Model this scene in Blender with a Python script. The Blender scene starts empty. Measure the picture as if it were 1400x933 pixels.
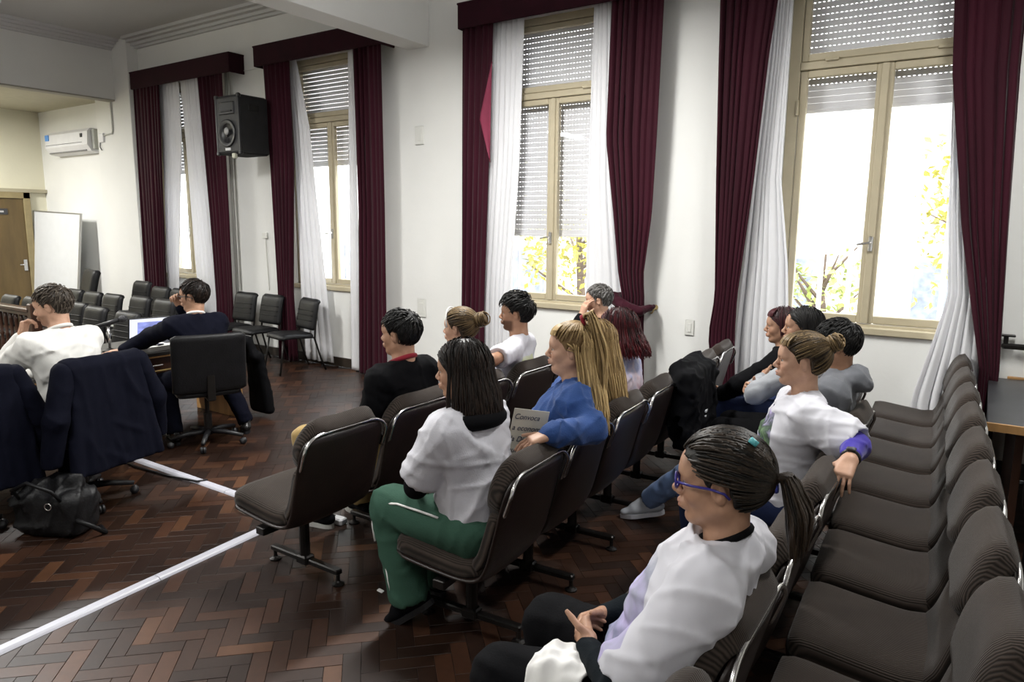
import bpy, math, random
import numpy as np
from mathutils import Vector, Matrix
random.seed(7)
PI = math.pi
SC = bpy.context.scene
COL = SC.collection

# ------------------------------------------------------------------ camera
F_PX, CAM_YAW, CAM_PITCH, CAM_ROLL, CAM_H = 970.0, math.radians(-33.9), math.radians(-9.25), math.radians(0.47), 1.8
_fw = np.array([math.sin(CAM_YAW)*math.cos(CAM_PITCH), math.cos(CAM_YAW)*math.cos(CAM_PITCH), math.sin(CAM_PITCH)])
_r = np.cross(_fw, [0, 0, 1.0]); _r /= np.linalg.norm(_r); _u = np.cross(_r, _fw)
_r2 = _r*math.cos(CAM_ROLL) + _u*math.sin(CAM_ROLL); _u2 = -_r*math.sin(CAM_ROLL) + _u*math.cos(CAM_ROLL)
cam = bpy.data.cameras.new('camera'); cam.sensor_width = 36.0; cam.lens = F_PX/1400*36.0; cam.clip_start = .05; cam.clip_end = 300
camo = bpy.data.objects.new('camera', cam); COL.objects.link(camo); SC.camera = camo
camo.matrix_world = Matrix(((_r2[0], _u2[0], -_fw[0], 0), (_r2[1], _u2[1], -_fw[1], 0), (_r2[2], _u2[2], -_fw[2], CAM_H), (0, 0, 0, 1)))

# ------------------------------------------------------------------ world, exposure
wd = bpy.data.worlds.new('world'); SC.world = wd; wd.use_nodes = True
bg = wd.node_tree.nodes['Background']; bg.inputs[0].default_value = (0.90, 0.95, 1.0, 1); bg.inputs[1].default_value = 9.0
SC.view_settings.view_transform = 'Standard'; SC.view_settings.look = 'None'
SC.view_settings.exposure = 0.45; SC.view_settings.gamma = 1.0; SC.view_settings.use_curve_mapping = False
SC.cycles.use_denoising = True
SC.cycles.max_bounces = 7; SC.cycles.diffuse_bounces = 4; SC.cycles.transparent_max_bounces = 12
SC.cycles.caustics_reflective = False; SC.cycles.caustics_refractive = False
LAMP_W = 88.0     # watts of each pendant tube fixture

# ------------------------------------------------------------------ helpers
def tag(o, label=None, cat=None, group=None, kind=None):
    if label: o['label'] = label
    if cat: o['category'] = cat
    if group: o['group'] = group
    if kind: o['kind'] = kind
    return o
def empty(name, loc=(0, 0, 0), rz=0.0, label=None, cat=None, group=None, kind=None):
    o = bpy.data.objects.new(name, None); COL.objects.link(o); o.empty_display_size = .1
    o.location = loc; o.rotation_euler = (0, 0, rz)
    return tag(o, label, cat, group, kind)
def mesh_data(name, v, f, mat=None, smooth=False):
    me = bpy.data.meshes.new(name)
    me.from_pydata([tuple(map(float, p)) for p in v], [], [tuple(map(int, q)) for q in f])
    if mat is not None: me.materials.append(mat)
    if smooth: me.polygons.foreach_set('use_smooth', [True]*len(me.polygons))
    me.update(); return me
def obj(name, me, parent=None, loc=None, rz=None):
    o = bpy.data.objects.new(name, me); COL.objects.link(o)
    if parent is not None: o.parent = parent
    if loc is not None: o.location = loc
    if rz is not None: o.rotation_euler = (0, 0, rz)
    return o
def copy_tree(o, parent=None):
    c = o.copy(); COL.objects.link(c); c.parent = parent
    for ch in list(o.children): copy_tree(ch, c)
    return c
def rotm(rx=0, ry=0, rz=0):
    return np.array(Matrix.Rotation(rz, 3, 'Z') @ Matrix.Rotation(ry, 3, 'Y') @ Matrix.Rotation(rx, 3, 'X'))
class MB:
    def __init__(s): s.v = []; s.f = []
    def add(s, v, f):
        n = len(s.v); s.v += [tuple(p) for p in v]; s.f += [tuple(i+n for i in q) for q in f]; return s
    def box(s, x0, x1, y0, y1, z0, z1, R=None, c=None, bev=0.0):
        if x0 > x1: x0, x1 = x1, x0
        if y0 > y1: y0, y1 = y1, y0
        if z0 > z1: z0, z1 = z1, z0
        if bev <= 0:
            v = [(x, y, z) for z in (z0, z1) for y in (y0, y1) for x in (x0, x1)]
            f = [(0, 2, 3, 1), (4, 5, 7, 6), (0, 1, 5, 4), (2, 6, 7, 3), (0, 4, 6, 2), (1, 3, 7, 5)]
        else:
            b = min(bev, (x1-x0)*.49, (y1-y0)*.49, (z1-z0)*.49); v = []; f = []
            for z, i in ((z0, b), (z0+b, 0), (z1-b, 0), (z1, b)):
                a0, a1, c0, c1 = x0+i, x1-i, y0+i, y1-i
                v += [(a0+b, c0, z), (a1-b, c0, z), (a1, c0+b, z), (a1, c1-b, z), (a1-b, c1, z), (a0+b, c1, z), (a0, c1-b, z), (a0, c0+b, z)]
            for k in range(3):
                for i in range(8):
                    j = (i+1) % 8; f.append((k*8+i, k*8+j, k*8+8+j, k*8+8+i))
            f += [tuple(range(7, -1, -1)), tuple(range(24, 32))]
        v = np.array(v, float)
        if R is not None:
            cc = np.array(c if c is not None else ((x0+x1)/2, (y0+y1)/2, (z0+z1)/2)); v = (v-cc) @ np.array(R).T + cc
        return s.add(v, f)
    def tube(s, pts, r, n=8, cap=True, closed=False):
        P = np.array(pts, float); m = len(P); R_ = np.broadcast_to(np.array(r, float), (m,)) if np.ndim(r) else np.full(m, float(r))
        T = np.gradient(P, axis=0) if not closed else np.roll(P, -1, 0)-np.roll(P, 1, 0)
        T /= np.maximum(np.linalg.norm(T, axis=1), 1e-9)[:, None]
        a = np.array((0, 0, 1.0)) if abs(T[0][2]) < .9 else np.array((1.0, 0, 0))
        v = []; u = np.cross(T[0], a); u /= np.linalg.norm(u)
        for i in range(m):
            u = u - T[i]*np.dot(u, T[i]); u /= max(np.linalg.norm(u), 1e-9); w = np.cross(T[i], u)
            for k in range(n):
                t = 2*PI*k/n; v.append(P[i]+R_[i]*(math.cos(t)*u+math.sin(t)*w))
        f = []
        for i in range(m if closed else m-1):
            j = (i+1) % m
            for k in range(n):
                l = (k+1) % n; f.append((i*n+k, i*n+l, j*n+l, j*n+k))
        if cap and not closed: f += [tuple(range(n-1, -1, -1)), tuple(range((m-1)*n, m*n))]
        return s.add(v, f)
    def lathe(s, prof, n=16, c=(0, 0, 0), R=None):
        v = []; f = []; m = len(prof)
        for r, z in prof:
            for k in range(n): t = 2*PI*k/n; v.append((r*math.cos(t), r*math.sin(t), z))
        for i in range(m-1):
            for k in range(n):
                l = (k+1) % n; f.append((i*n+k, i*n+l, (i+1)*n+l, (i+1)*n+k))
        f += [tuple(range(n-1, -1, -1)), tuple(range((m-1)*n, m*n))]
        v = np.array(v)
        if R is not None: v = v @ np.array(R).T
        return s.add(v+np.array(c), f)
    def sheet(s, fn, nu, nv):
        v = [fn(i/nu, j/nv) for i in range(nu+1) for j in range(nv+1)]
        f = [(i*(nv+1)+j, (i+1)*(nv+1)+j, (i+1)*(nv+1)+j+1, i*(nv+1)+j+1) for i in range(nu) for j in range(nv)]
        return s.add(v, f)
    def slab(s, fn_top, fn_bot, nu, nv):
        # closed shell between two parametric sheets
        n0 = len(s.v); s.sheet(fn_top, nu, nv); n1 = len(s.v); s.sheet(fn_bot, nu, nv)
        w = nv+1; k0 = len(s.f)
        s.f[k0-nu*nv:] = [tuple(reversed(q)) for q in s.f[k0-nu*nv:]]
        ring = [i*w for i in range(nu)] + [nu*w+j for j in range(nv)] + [i*w+nv for i in range(nu, 0, -1)] + [j for j in range(nv, 0, -1)]
        for a in range(len(ring)):
            b = (a+1) % len(ring); s.f.append((n0+ring[b], n0+ring[a], n1+ring[a], n1+ring[b]))
        return s
    def data(s, name, mat, smooth=False): return mesh_data(name, s.v, s.f, mat, smooth)
    def build(s, name, mat, parent=None, smooth=False, loc=None, rz=None): return obj(name, s.data(name, mat, smooth), parent, loc, rz)

# ------------------------------------------------------------------ materials
MATS = {}
def new_mat(name):
    m = bpy.data.materials.new(name); m.use_nodes = True; return m, m.node_tree.nodes, m.node_tree.links, m.node_tree.nodes['Principled BSDF']
def mat(name, col, rough=.6, metal=0., var=0., scale=8., bump=0., bscale=60., spec=.5, sheen=0., coat=0., stretch=None):
    if name in MATS: return MATS[name]
    m, N, L, P = new_mat(name)
    P.inputs['Roughness'].default_value = rough; P.inputs['Metallic'].default_value = metal
    P.inputs['Specular IOR Level'].default_value = spec
    if sheen: P.inputs['Sheen Weight'].default_value = sheen; P.inputs['Sheen Roughness'].default_value = .4
    if coat: P.inputs['Coat Weight'].default_value = coat; P.inputs['Coat Roughness'].default_value = .15
    tc = N.new('ShaderNodeTexCoord'); mp = N.new('ShaderNodeMapping'); L.new(tc.outputs['Object'], mp.inputs[0])
    if stretch: mp.inputs['Scale'].default_value = stretch
    nz = N.new('ShaderNodeTexNoise'); nz.inputs['Scale'].default_value = scale; nz.inputs['Detail'].default_value = 5; L.new(mp.outputs[0], nz.inputs[0])
    rp = N.new('ShaderNodeValToRGB'); c = np.array(col)
    rp.color_ramp.elements[0].position = .3; rp.color_ramp.elements[1].position = .7
    rp.color_ramp.elements[0].color = (*np.clip(c*(1-var), 0, 1), 1); rp.color_ramp.elements[1].color = (*np.clip(c*(1+var), 0, 1), 1)
    L.new(nz.outputs[0], rp.inputs[0]); L.new(rp.outputs[0], P.inputs['Base Color'])
    if bump:
        n2 = N.new('ShaderNodeTexNoise'); n2.inputs['Scale'].default_value = bscale; n2.inputs['Detail'].default_value = 4; L.new(mp.outputs[0], n2.inputs[0])
        b = N.new('ShaderNodeBump'); b.inputs['Strength'].default_value = bump; b.inputs['Distance'].default_value = .01; L.new(n2.outputs[0], b.inputs['Height']); L.new(b.outputs[0], P.inputs['Normal'])
    MATS[name] = m; return m
def emis(name, col, st):
    m, N, L, P = new_mat(name); P.inputs['Base Color'].default_value = (*col, 1); P.inputs['Emission Color'].default_value = (*col, 1); P.inputs['Emission Strength'].default_value = st
    MATS[name] = m; return m
def glass_mat():
    m, N, L, P = new_mat('window_glass'); out = N['Material Output']; N.remove(P)
    tr = N.new('ShaderNodeBsdfTransparent'); gl = N.new('ShaderNodeBsdfGlossy'); gl.inputs['Roughness'].default_value = .02
    lw = N.new('ShaderNodeLayerWeight'); lw.inputs[0].default_value = .5; pw = N.new('ShaderNodeMath'); pw.operation = 'POWER'; pw.inputs[1].default_value = 5; L.new(lw.outputs['Facing'], pw.inputs[0])
    fr = N.new('ShaderNodeMapRange'); fr.inputs[3].default_value = .035; fr.inputs[4].default_value = .9; L.new(pw.outputs[0], fr.inputs[0]); mx = N.new('ShaderNodeMixShader')
    L.new(fr.outputs[0], mx.inputs[0]); L.new(tr.outputs[0], mx.inputs[1]); L.new(gl.outputs[0], mx.inputs[2]); L.new(mx.outputs[0], out.inputs[0]); return m
def sheer_mat():
    m, N, L, P = new_mat('sheer_white'); out = N['Material Output']
    P.inputs['Base Color'].default_value = (.86, .86, .88, 1); P.inputs['Roughness'].default_value = .9
    tl = N.new('ShaderNodeBsdfTranslucent'); tl.inputs[0].default_value = (.8, .8, .82, 1); mx = N.new('ShaderNodeMixShader'); mx.inputs[0].default_value = .22
    L.new(P.outputs[0], mx.inputs[1]); L.new(tl.outputs[0], mx.inputs[2]); L.new(mx.outputs[0], out.inputs[0]); return m
def plank_mat():
    m, N, L, P = new_mat('parquet_oak')
    at = N.new('ShaderNodeAttribute'); at.attribute_type = 'GEOMETRY'; at.attribute_name = 'tone'
    tc = N.new('ShaderNodeTexCoord'); nz = N.new('ShaderNodeTexNoise'); nz.inputs['Scale'].default_value = 1.6; nz.inputs['Detail'].default_value = 6
    L.new(tc.outputs['Object'], nz.inputs[0])
    geo = N.new('ShaderNodeNewGeometry'); nb = N.new('ShaderNodeTexNoise'); nb.inputs['Scale'].default_value = 1.1; nb.inputs['Detail'].default_value = 5; L.new(geo.outputs['Position'], nb.inputs[0])
    ng = N.new('ShaderNodeTexNoise'); ng.inputs['Scale'].default_value = 26; ng.inputs['Detail'].default_value = 6; L.new(geo.outputs['Position'], ng.inputs[0])
    rp = N.new('ShaderNodeValToRGB'); e = rp.color_ramp.elements
    e[0].position = 0; e[0].color = (.022, .0095, .0055, 1); e[1].position = 1; e[1].color = (.19, .092, .038, 1)
    for p_, c_ in ((.35, (.047, .0195, .0100, 1)), (.6, (.074, .0300, .0150, 1)), (.85, (.110, .0470, .0220, 1))):
        q = e.new(p_); q.color = c_
    L.new(at.outputs['Fac'], rp.inputs[0])
    mx = N.new('ShaderNodeMix'); mx.data_type = 'RGBA'; mx.blend_type = 'MULTIPLY'; mx.inputs[0].default_value = .75
    r2 = N.new('ShaderNodeValToRGB'); r2.color_ramp.elements[0].color = (.38, .36, .34, 1); r2.color_ramp.elements[0].position = .34; r2.color_ramp.elements[1].color = (1.25, 1.2, 1.15, 1); r2.color_ramp.elements[1].position = .68
    L.new(nb.outputs[0], r2.inputs[0]); L.new(rp.outputs[0], mx.inputs[6]); L.new(r2.outputs[0], mx.inputs[7])
    m3 = N.new('ShaderNodeMix'); m3.data_type = 'RGBA'; m3.blend_type = 'MULTIPLY'; m3.inputs[0].default_value = .5
    L.new(mx.outputs[2], m3.inputs[6]); L.new(ng.outputs[0], m3.inputs[7]); L.new(m3.outputs[2], P.inputs['Base Color'])
    rr = N.new('ShaderNodeMapRange'); rr.inputs[3].default_value = .27; rr.inputs[4].default_value = .55; L.new(nb.outputs[0], rr.inputs[0]); L.new(rr.outputs[0], P.inputs['Roughness'])
    bp = N.new('ShaderNodeBump'); bp.inputs['Strength'].default_value = .12; bp.inputs['Distance'].default_value = .004; L.new(ng.outputs[0], bp.inputs['Height']); L.new(bp.outputs[0], P.inputs['Normal'])
    return m
M_WALL = mat('wall_paint', (.80, .80, .775), .75, var=.03, scale=1.2, bump=.12, bscale=25)
M_WALL2 = mat('wall_cream', (.74, .71, .56), .75, var=.04, scale=1.0, bump=.1, bscale=25)
M_CEIL = mat('ceiling_paint', (.62, .62, .61), .85, var=.03, scale=1.)
M_BEIGE = mat('frame_beige', (.47, .41, .285), .42, var=.06, scale=6, bump=.08)
M_VELVET = mat('maroon_velvet', (.030, .0018, .0080), .8, var=.25, scale=5, sheen=.12, spec=.2, stretch=(1, 1, .15))
M_VELVET2 = mat('maroon_lining', (.19, .018, .05), .75, var=.15, scale=4)
M_PELMET = mat('maroon_pelmet', (.022, .0018, .0065), .85, var=.2, scale=6, sheen=.06, spec=.2)
M_SHEER = sheer_mat()
M_GLASS = glass_mat()
M_SLAT = mat('shutter_slat', (.74, .74, .77), .5, var=.04, scale=3)
M_PLANK = plank_mat()
M_WHITEP = mat('white_plastic', (.78, .78, .80), .35, var=.03)
M_BLACKP = mat('black_plastic', (.010, .010, .012), .42, var=.2)
M_BLACKM = mat('black_metal', (.02, .018, .017), .35, metal=.6, var=.2)
M_CHROME = mat('chrome_trim', (.62, .61, .60), .22, metal=1., var=.05)
M_BRASS = mat('brass', (.55, .42, .2), .3, metal=1., var=.1)
M_LEATHER = mat('black_leather', (.006, .006, .007), .46, spec=.28, var=.25, scale=12, bump=.25, bscale=90)
M_DARKWOOD = mat('dark_wood', (.045, .018, .010), .32, var=.4, scale=9, stretch=(1, 1, .15))
M_WOOD = mat('oak_wood', (.40, .22, .085), .45, var=.25, scale=14, stretch=(1, 1, .12))

# ------------------------------------------------------------------ room
D = 6.18                      # window wall inner face
X0, X1, Y0, CZ = -11.44, 3.2, -3.4, 4.52
WT = .24                      # wall thickness
WINS = [-9.95, -6.87, -3.70, -0.80]; WH = .70; WZ0, WZ1 = 1.0, 3.80
PX = []
def struct(name, mb, m, parent=None, smooth=False):
    o = mb.build(name, m, parent, smooth)
    if parent is None: o['kind'] = 'structure'
    return o
# window wall with four openings
w = MB(); xs = -14.6
for c in WINS:
    w.box(xs, c-WH, D, D+WT, 0, CZ+.1); w.box(c-WH, c+WH, D, D+WT, 0, WZ0); w.box(c-WH, c+WH, D, D+WT, WZ1, CZ+.1); xs = c+WH
w.box(xs, X1, D, D+WT, 0, CZ+.1)
struct('wall_window', w, M_WALL)
struct('wall_right', MB().box(X1, X1+.2, Y0, D+WT, 0, CZ), M_WALL)
struct('wall_back', MB().box(-14.6, X1, Y0-.2, Y0, 0, CZ), M_WALL)
# far transverse wall: lintel over the wide opening, return wall low down on the left
struct('wall_lintel', MB().box(X0-.16, X0, Y0, 6.01, 3.66, CZ), M_WALL)
struct('wall_pilaster', MB().box(-12.05, -11.02, 6.01, D, 0, CZ, bev=.006), M_WALL)
struct('trim_1', MB().box(X0-.17, X0+.012, Y0, 6.0, 3.64, 3.66), mat('lintel_edge', (.36, .34, .29), .7))
struct('wall_far', MB().box(-14.6, -14.4, Y0, D, 0, 3.95), M_WALL2)
struct('ceiling', MB().box(-5.4, X1, Y0, D, CZ, CZ+.15).box(X0-.1, -5.4, Y0, D, CZ, CZ+.15), M_CEIL)
struct('ceiling_hall', MB().box(-14.4, X0-.16, Y0, D, 3.72, 3.86), mat('hall_ceiling', (.50, .47, .36), .8, var=.04))
struct('trim_beam', MB().box(-5.56, -5.26, Y0, D, 3.70, CZ, bev=.004), M_WALL)
# cornice along the window wall (stepped mouldings)
cn = MB()
for k, (dy, z0, z1) in enumerate(((.05, 4.38, 4.41), (.10, 4.41, 4.45), (.17, 4.45, 4.48), (.24, 4.48, CZ))): cn.box(-11.02, -5.56, D-dy, D, z0, z1)
struct('trim_cornice', cn, M_CEIL)
cn = MB()
for k, (dy, z0, z1) in enumerate(((.05, 4.38, 4.41), (.10, 4.41, 4.45), (.17, 4.45, 4.48), (.24, 4.48, CZ))): cn.box(X0, X0+dy, Y0, 6.0, z0, z1)
struct('trim_cornice_far', cn, M_CEIL)
struct('baseboard_window', MB().box(-11.02, X1, D-.02, D, 0, .12, bev=.005), mat('baseboard_dark', (.03, .022, .016), .4, var=.2))

# ------------------------------------------------------------------ parquet floor
def build_floor():
    fl = MB().box(-14.5, X1, Y0, D, -.06, -.004); base = struct('floor', fl, mat('floor_joint', (.012, .007, .005), .7))
    L_, W_, g = .225, .075, .0011
    rng = random.Random(3); planks = []
    c45 = math.sqrt(.5)
    nx = int(16/ W_)
    # herringbone in a rotated frame: blocks step along the diagonal
    for i in range(-170, 171):
        for j in range(-40, 41):
            # horizontal plank at offset i along staircase, j across
            ux = i*W_ + j*2*L_*1.0; uy = i*W_
            for k in range(2):
                if k == 0: a0, a1, b0, b1 = ux, ux+L_, uy, uy+W_
                else: a0, a1, b0, b1 = ux+L_, ux+L_+W_, uy+W_-L_, uy+W_
                cx, cy = (a0+a1)/2, (b0+b1)/2
                wx, wy = (cx-cy)*c45-3.5, (cx+cy)*c45+2.0
                if -14.35 < wx < X1-.05 and Y0+.05 < wy < D-.08: planks.append((wx, wy, k))
    # the planks that show largest: nearest ones inside the picture and not far under the chairs
    def vis(p):
        v = np.array((p[0], p[1], -CAM_H)); z = v @ _fw
        if z < .4: return None
        x = 700+F_PX*(v @ _r2)/z; y = 466.5-F_PX*(v @ _u2)/z
        return z if (0 < x < 700 and 0 < y < 960) else None
    ranked = sorted([(vis(p), i) for i, p in enumerate(planks) if vis(p) is not None])
    near = set(i for _, i in ranked[:300])
    variants = []
    for q in range(12):
        mb = MB().box(-L_/2+g, L_/2-g, -W_/2+g, W_/2-g, -.012, 0, bev=.0009); me = mb.data('plank', M_PLANK)
        a = me.attributes.new('tone', 'FLOAT', 'POINT'); t = .06+.80*(q/11.0)**1.15; a.data.foreach_set('value', [t]*len(me.vertices)); variants.append(me)
    V = []; Fc = []; T = []
    for i, (x, y, k) in enumerate(planks):
        ang = PI/4+(PI/2 if k else 0); q = min(11, int(12*rng.random()**2.0)); dz = rng.uniform(-.0006, .0006)
        if i in near:
            o = obj('plank', variants[q], base, (x, y, dz), ang)
        else:
            ca, sa = math.cos(ang), math.sin(ang); n = len(V); h, w2 = L_/2-g, W_/2-g
            for sx, sy, zz in ((-1, -1, 0), (1, -1, 0), (1, 1, 0), (-1, 1, 0), (-1, -1, -.01), (1, -1, -.01), (1, 1, -.01), (-1, 1, -.01)):
                V.append((x+ca*sx*h-sa*sy*w2, y+sa*sx*h+ca*sy*w2, dz+zz)); T.append(.06+.80*(q/11.0)**1.15)
            Fc += [(n, n+1, n+2, n+3), (n, n+4, n+5, n+1), (n+1, n+5, n+6, n+2), (n+2, n+6, n+7, n+3), (n+3, n+7, n+4, n)]
    me = mesh_data('far_planks', V, Fc, M_PLANK); a = me.attributes.new('tone', 'FLOAT', 'POINT'); a.data.foreach_set('value', T)
    o = obj('far_planks', me, base); o['kind'] = 'stuff'
build_floor()

# ------------------------------------------------------------------ windows
SLAT_W = 1.28
def slat_mesh():
    mb = MB(); h = .048
    mb.box(-SLAT_W/2, SLAT_W/2, -.003, .003, 0, .0425, bev=.0015)
    x = -SLAT_W/2+.01
    while x < SLAT_W/2-.02:
        mb.add([(x, -.002, .042), (x+.018, -.002, .042), (x+.018, -.002, .0485), (x, -.002, .0485), (x, .002, .042), (x+.018, .002, .042), (x+.018, .002, .0485), (x, .002, .0485)], [(0, 1, 2, 3), (5, 4, 7, 6), (4, 0, 3, 7), (1, 5, 6, 2)]); x += .034
    return mb.data('slat', M_SLAT)
SLAT = slat_mesh(); SLAT2 = MB().box(-SLAT_W/2, SLAT_W/2, -.003, .003, 0, .0475, bev=.0015).data('slat', M_SLAT)
def window(i, c, blind_z, solid=0):
    r = empty('window_%d' % (i+1), (c, D, 0), kind='structure')
    y0, y1 = .015, .10
    fr = MB()
    fr.box(-WH, -WH+.085, y0, WT, WZ0, WZ1, bev=.006); fr.box(WH-.085, WH, y0, WT, WZ0, WZ1, bev=.006)
    fr.box(-WH, WH, y0, WT, WZ1-.07, WZ1, bev=.006); fr.box(-WH, WH, y0, WT, WZ0, WZ0+.05, bev=.006)
    fr.build('window_frame', M_BEIGE, r)
    MB().box(-WH-.03, WH+.03, -.035, y0+.04, WZ0-.03, WZ0+.03, bev=.008).build('window_sill', M_BEIGE, r)
    MB().box(-WH+.085, WH-.085, y0-.008, y1, 3.035, 3.095, bev=.005).build('transom_bar', M_BEIGE, r)
    def sash(n, x0, x1, z0, z1, st, dy=0):
        s_ = MB(); a, b = y0+.005+dy, y0+.06+dy
        s_.box(x0, x0+st, a, b, z0, z1, bev=.006); s_.box(x1-st, x1, a, b, z0, z1, bev=.006)
        s_.box(x0+st, x1-st, a, b, z0, z0+st*1.15, bev=.006); s_.box(x0+st, x1-st, a, b, z1-st, z1, bev=.006)
        o = s_.build(n, M_BEIGE, r)
        MB().box(x0+st-.005, x1-st+.005, a+.025, a+.031, z0+st-.005, z1-st+.005).build('pane', M_GLASS, o)
        return o
    xi = WH-.09
    sash('upper_sash', -xi, xi, 3.10, WZ1-.075, .05)
    sL = sash('casement_sash', -xi, -.004, WZ0+.055, 3.03, .055)
    sR = sash('casement_sash', .004, xi, WZ0+.055, 3.03, .055)
    mb = MB().box(-.028, .028, y0-.012, y0+.008, WZ0+.055, 3.03, bev=.006); mb.build('meeting_stile', M_BEIGE, r)
    h = MB().box(-.016, .016, y0-.03, y0-.008, 1.62, 1.74, bev=.006); h.tube([(0, y0-.03, 1.69), (0, y0-.06, 1.69), (-.09, y0-.065, 1.675)], .009, 8)
    h.build('window_handle', M_CHROME, r)
    for xx in (-.38, .38):
        MB().box(xx-.05, xx+.05, y0-.03, y0-.005, 3.085, 3.105, bev=.004).tube([(xx-.05, y0-.02, 3.105), (xx+.05, y0-.02, 3.105)], .008, 6).build('hinge', M_BEIGE, r)
    for zz in (1.4, 2.75):
        MB().box(-WH+.075, -WH+.095, y0-.025, y0-.002, zz-.06, zz+.06, bev=.004).build('hinge', M_BEIGE, r)
    MB().tube([(-.2, y0-.015, WZ0+.0), (-.2, y0-.028, WZ0+.0)], [.018, .012], 10).build('drain_cap', mat('dark_cap', (.05, .035, .02), .4), r)
    # roller shutter behind the glass
    sh = empty('roller_shutter', (0, 0, 0)); sh.parent = r
    z = blind_z; k = 0
    MB().box(-SLAT_W/2, SLAT_W/2, .145, .165, z-.03, z, bev=.004).build('bottom_bar', M_SLAT, sh)
    while z < WZ1-.08:
        obj('slat', SLAT2 if k < solid else SLAT, sh, (0, .155, z)); z += .0485; k += 1
    return r
window(0, WINS[0], 2.55); window(1, WINS[1], 2.55); window(2, WINS[2], 1.72); window(3, WINS[3], 2.75, 3)

# ------------------------------------------------------------------ curtains and pelmets
def plane_at(x, z, y):
    k = y/D; return x*k, CAM_H+(z-CAM_H)*k
def curtain(name, keys, y, pleats, amp, m, label, cat, group=None, seed=0, flip=0, lean=0., hem=0.0):
    # keys: (z, x_left, x_right) measured on the wall plane from top to bottom, moved out to the curtain's own plane
    ks = []
    for z, a, b in keys:
        xa, zz = plane_at(a, z, y); xb, _ = plane_at(b, z, y); ks.append((zz, xa, xb))
    ks.sort(); Z = [k[0] for k in ks]; A = [k[1] for k in ks]; B = [k[2] for k in ks]
    rng = random.Random(seed); ph = [rng.uniform(0, 6.28) for _ in range(6)]
    nu, nv = pleats*8, 34; z0, z1 = Z[0], Z[-1]
    def fn(u, v):
        z = z1+(z0-z1)*v
        a = np.interp(z, Z, A); b = np.interp(z, Z, B)
        uu = u+.022*math.sin(6.28*u*2+ph[0]+v*1.2)+.012*math.sin(9*u+ph[1]-2.2*v)
        wv = math.sin(2*PI*pleats*uu+ph[2]+.5*math.sin(3*v+ph[3]))
        s = amp*(.65+.35*math.sin(5*u+ph[4]))*(.75+.25*v)*min(1.0, abs(b-a)/.25+.25)
        yy = y+s*wv+.35*s*math.sin(2*PI*pleats*2*uu+ph[5])+lean*v
        return (a+(b-a)*u+.3*s*math.cos(2*PI*pleats*uu+ph[2]), yy, max(z, .012+hem)+.004*math.sin(11*u+ph[1])*(1 if v > .97 else 0))
    mb = MB().sheet(fn, nu, nv); o = mb.build(name, m, None, True)
    sm = o.modifiers.new('thickness', 'SOLIDIFY'); sm.thickness = .003
    return tag(o, label, cat, group)
cy, sy = 5.995, 6.085
curtain('velvet_curtain', [(3.9, -11.19, -10.5), (.85, -11.25, -10.66), (-.03, -11.26, -10.72)], cy, 7, .03, M_VELVET, 'maroon velvet curtain between the pilaster and the sheers of the speaker-side far window', 'curtain', seed=1)
curtain('sheer_curtain', [(3.9, -10.52, -9.98), (3.0, -10.5, -10.0), (1.1, -10.62, -10.3), (.2, -10.66, -10.4)], sy, 6, .018, M_SHEER, 'white sheer curtain beside the maroon drape next to the pilaster', 'curtain', seed=2)
curtain('sheer_curtain', [(3.9, -9.95, -9.5), (2.9, -9.9, -9.45), (1.3, -9.85, -9.25), (.2, -9.8, -9.2)], sy, 6, .018, M_SHEER, 'white sheer curtain hanging beside the drape behind the loudspeaker', 'curtain', seed=3)
curtain('velvet_curtain', [(3.9, -9.49, -8.94), (1.9, -9.38, -8.95), (.7, -9.36, -8.98), (-.03, -9.4, -9.0)], cy, 6, .03, M_VELVET, 'maroon velvet curtain hanging directly behind the wall loudspeaker', 'curtain', seed=4)
curtain('velvet_curtain', [(3.9, -8.06, -7.53), (2.5, -8.0, -7.52), (.88, -7.96, -7.64), (-.03, -8.0, -7.6)], cy, 6, .03, M_VELVET, 'maroon velvet curtain falling behind the row of black wall chairs', 'curtain', seed=5)
curtain('sheer_curtain', [(3.9, -7.55, -7.44), (3.0, -7.52, -7.22), (2.0, -7.5, -7.12), (.9, -7.5, -7.0), (.03, -7.45, -6.92)], sy, 5, .022, M_SHEER, 'white sheer curtain sweeping to the floor behind the end black chair', 'curtain', seed=6)
curtain('sheer_curtain', [(3.9, -6.5, -6.40), (.5, -6.58, -6.40), (-.08, -6.59, -6.4)], sy, 2, .012, M_SHEER, 'thin strip of white sheer curtain beside a long maroon drape and bare wall', 'curtain', seed=7)
curtain('velvet_curtain', [(3.95, -6.44, -5.98), (2.0, -6.42, -5.97), (-.13, -6.48, -5.99)], cy, 6, .03, M_VELVET, 'maroon velvet curtain reaching the floor beside the ceiling beam wall', 'curtain', seed=8)
LINED = curtain('velvet_curtain', [(3.95, -4.81, -4.41), (.9, -4.84, -4.53), (-.05, -4.86, -4.52)], cy, 5, .028, M_VELVET, 'straight maroon curtain with a turned-out lining by the half-lowered shutter', 'curtain', seed=9)
curtain('sheer_curtain', [(3.88, -4.42, -4.03), (2.4, -4.46, -4.08), (1.1, -4.55, -4.18), (.1, -4.58, -4.2)], sy, 6, .02, M_SHEER, 'white sheer curtain beside the straight maroon drape at the half-lowered shutter', 'curtain', seed=10)
curtain('sheer_curtain', [(3.88, -3.27, -3.07), (2.2, -3.29, -3.0), (1.2, -3.28, -2.86), (.1, -3.28, -2.8)], sy, 5, .02, M_SHEER, 'white sheer curtain behind the tied-back maroon drape', 'curtain', seed=11)
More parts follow.
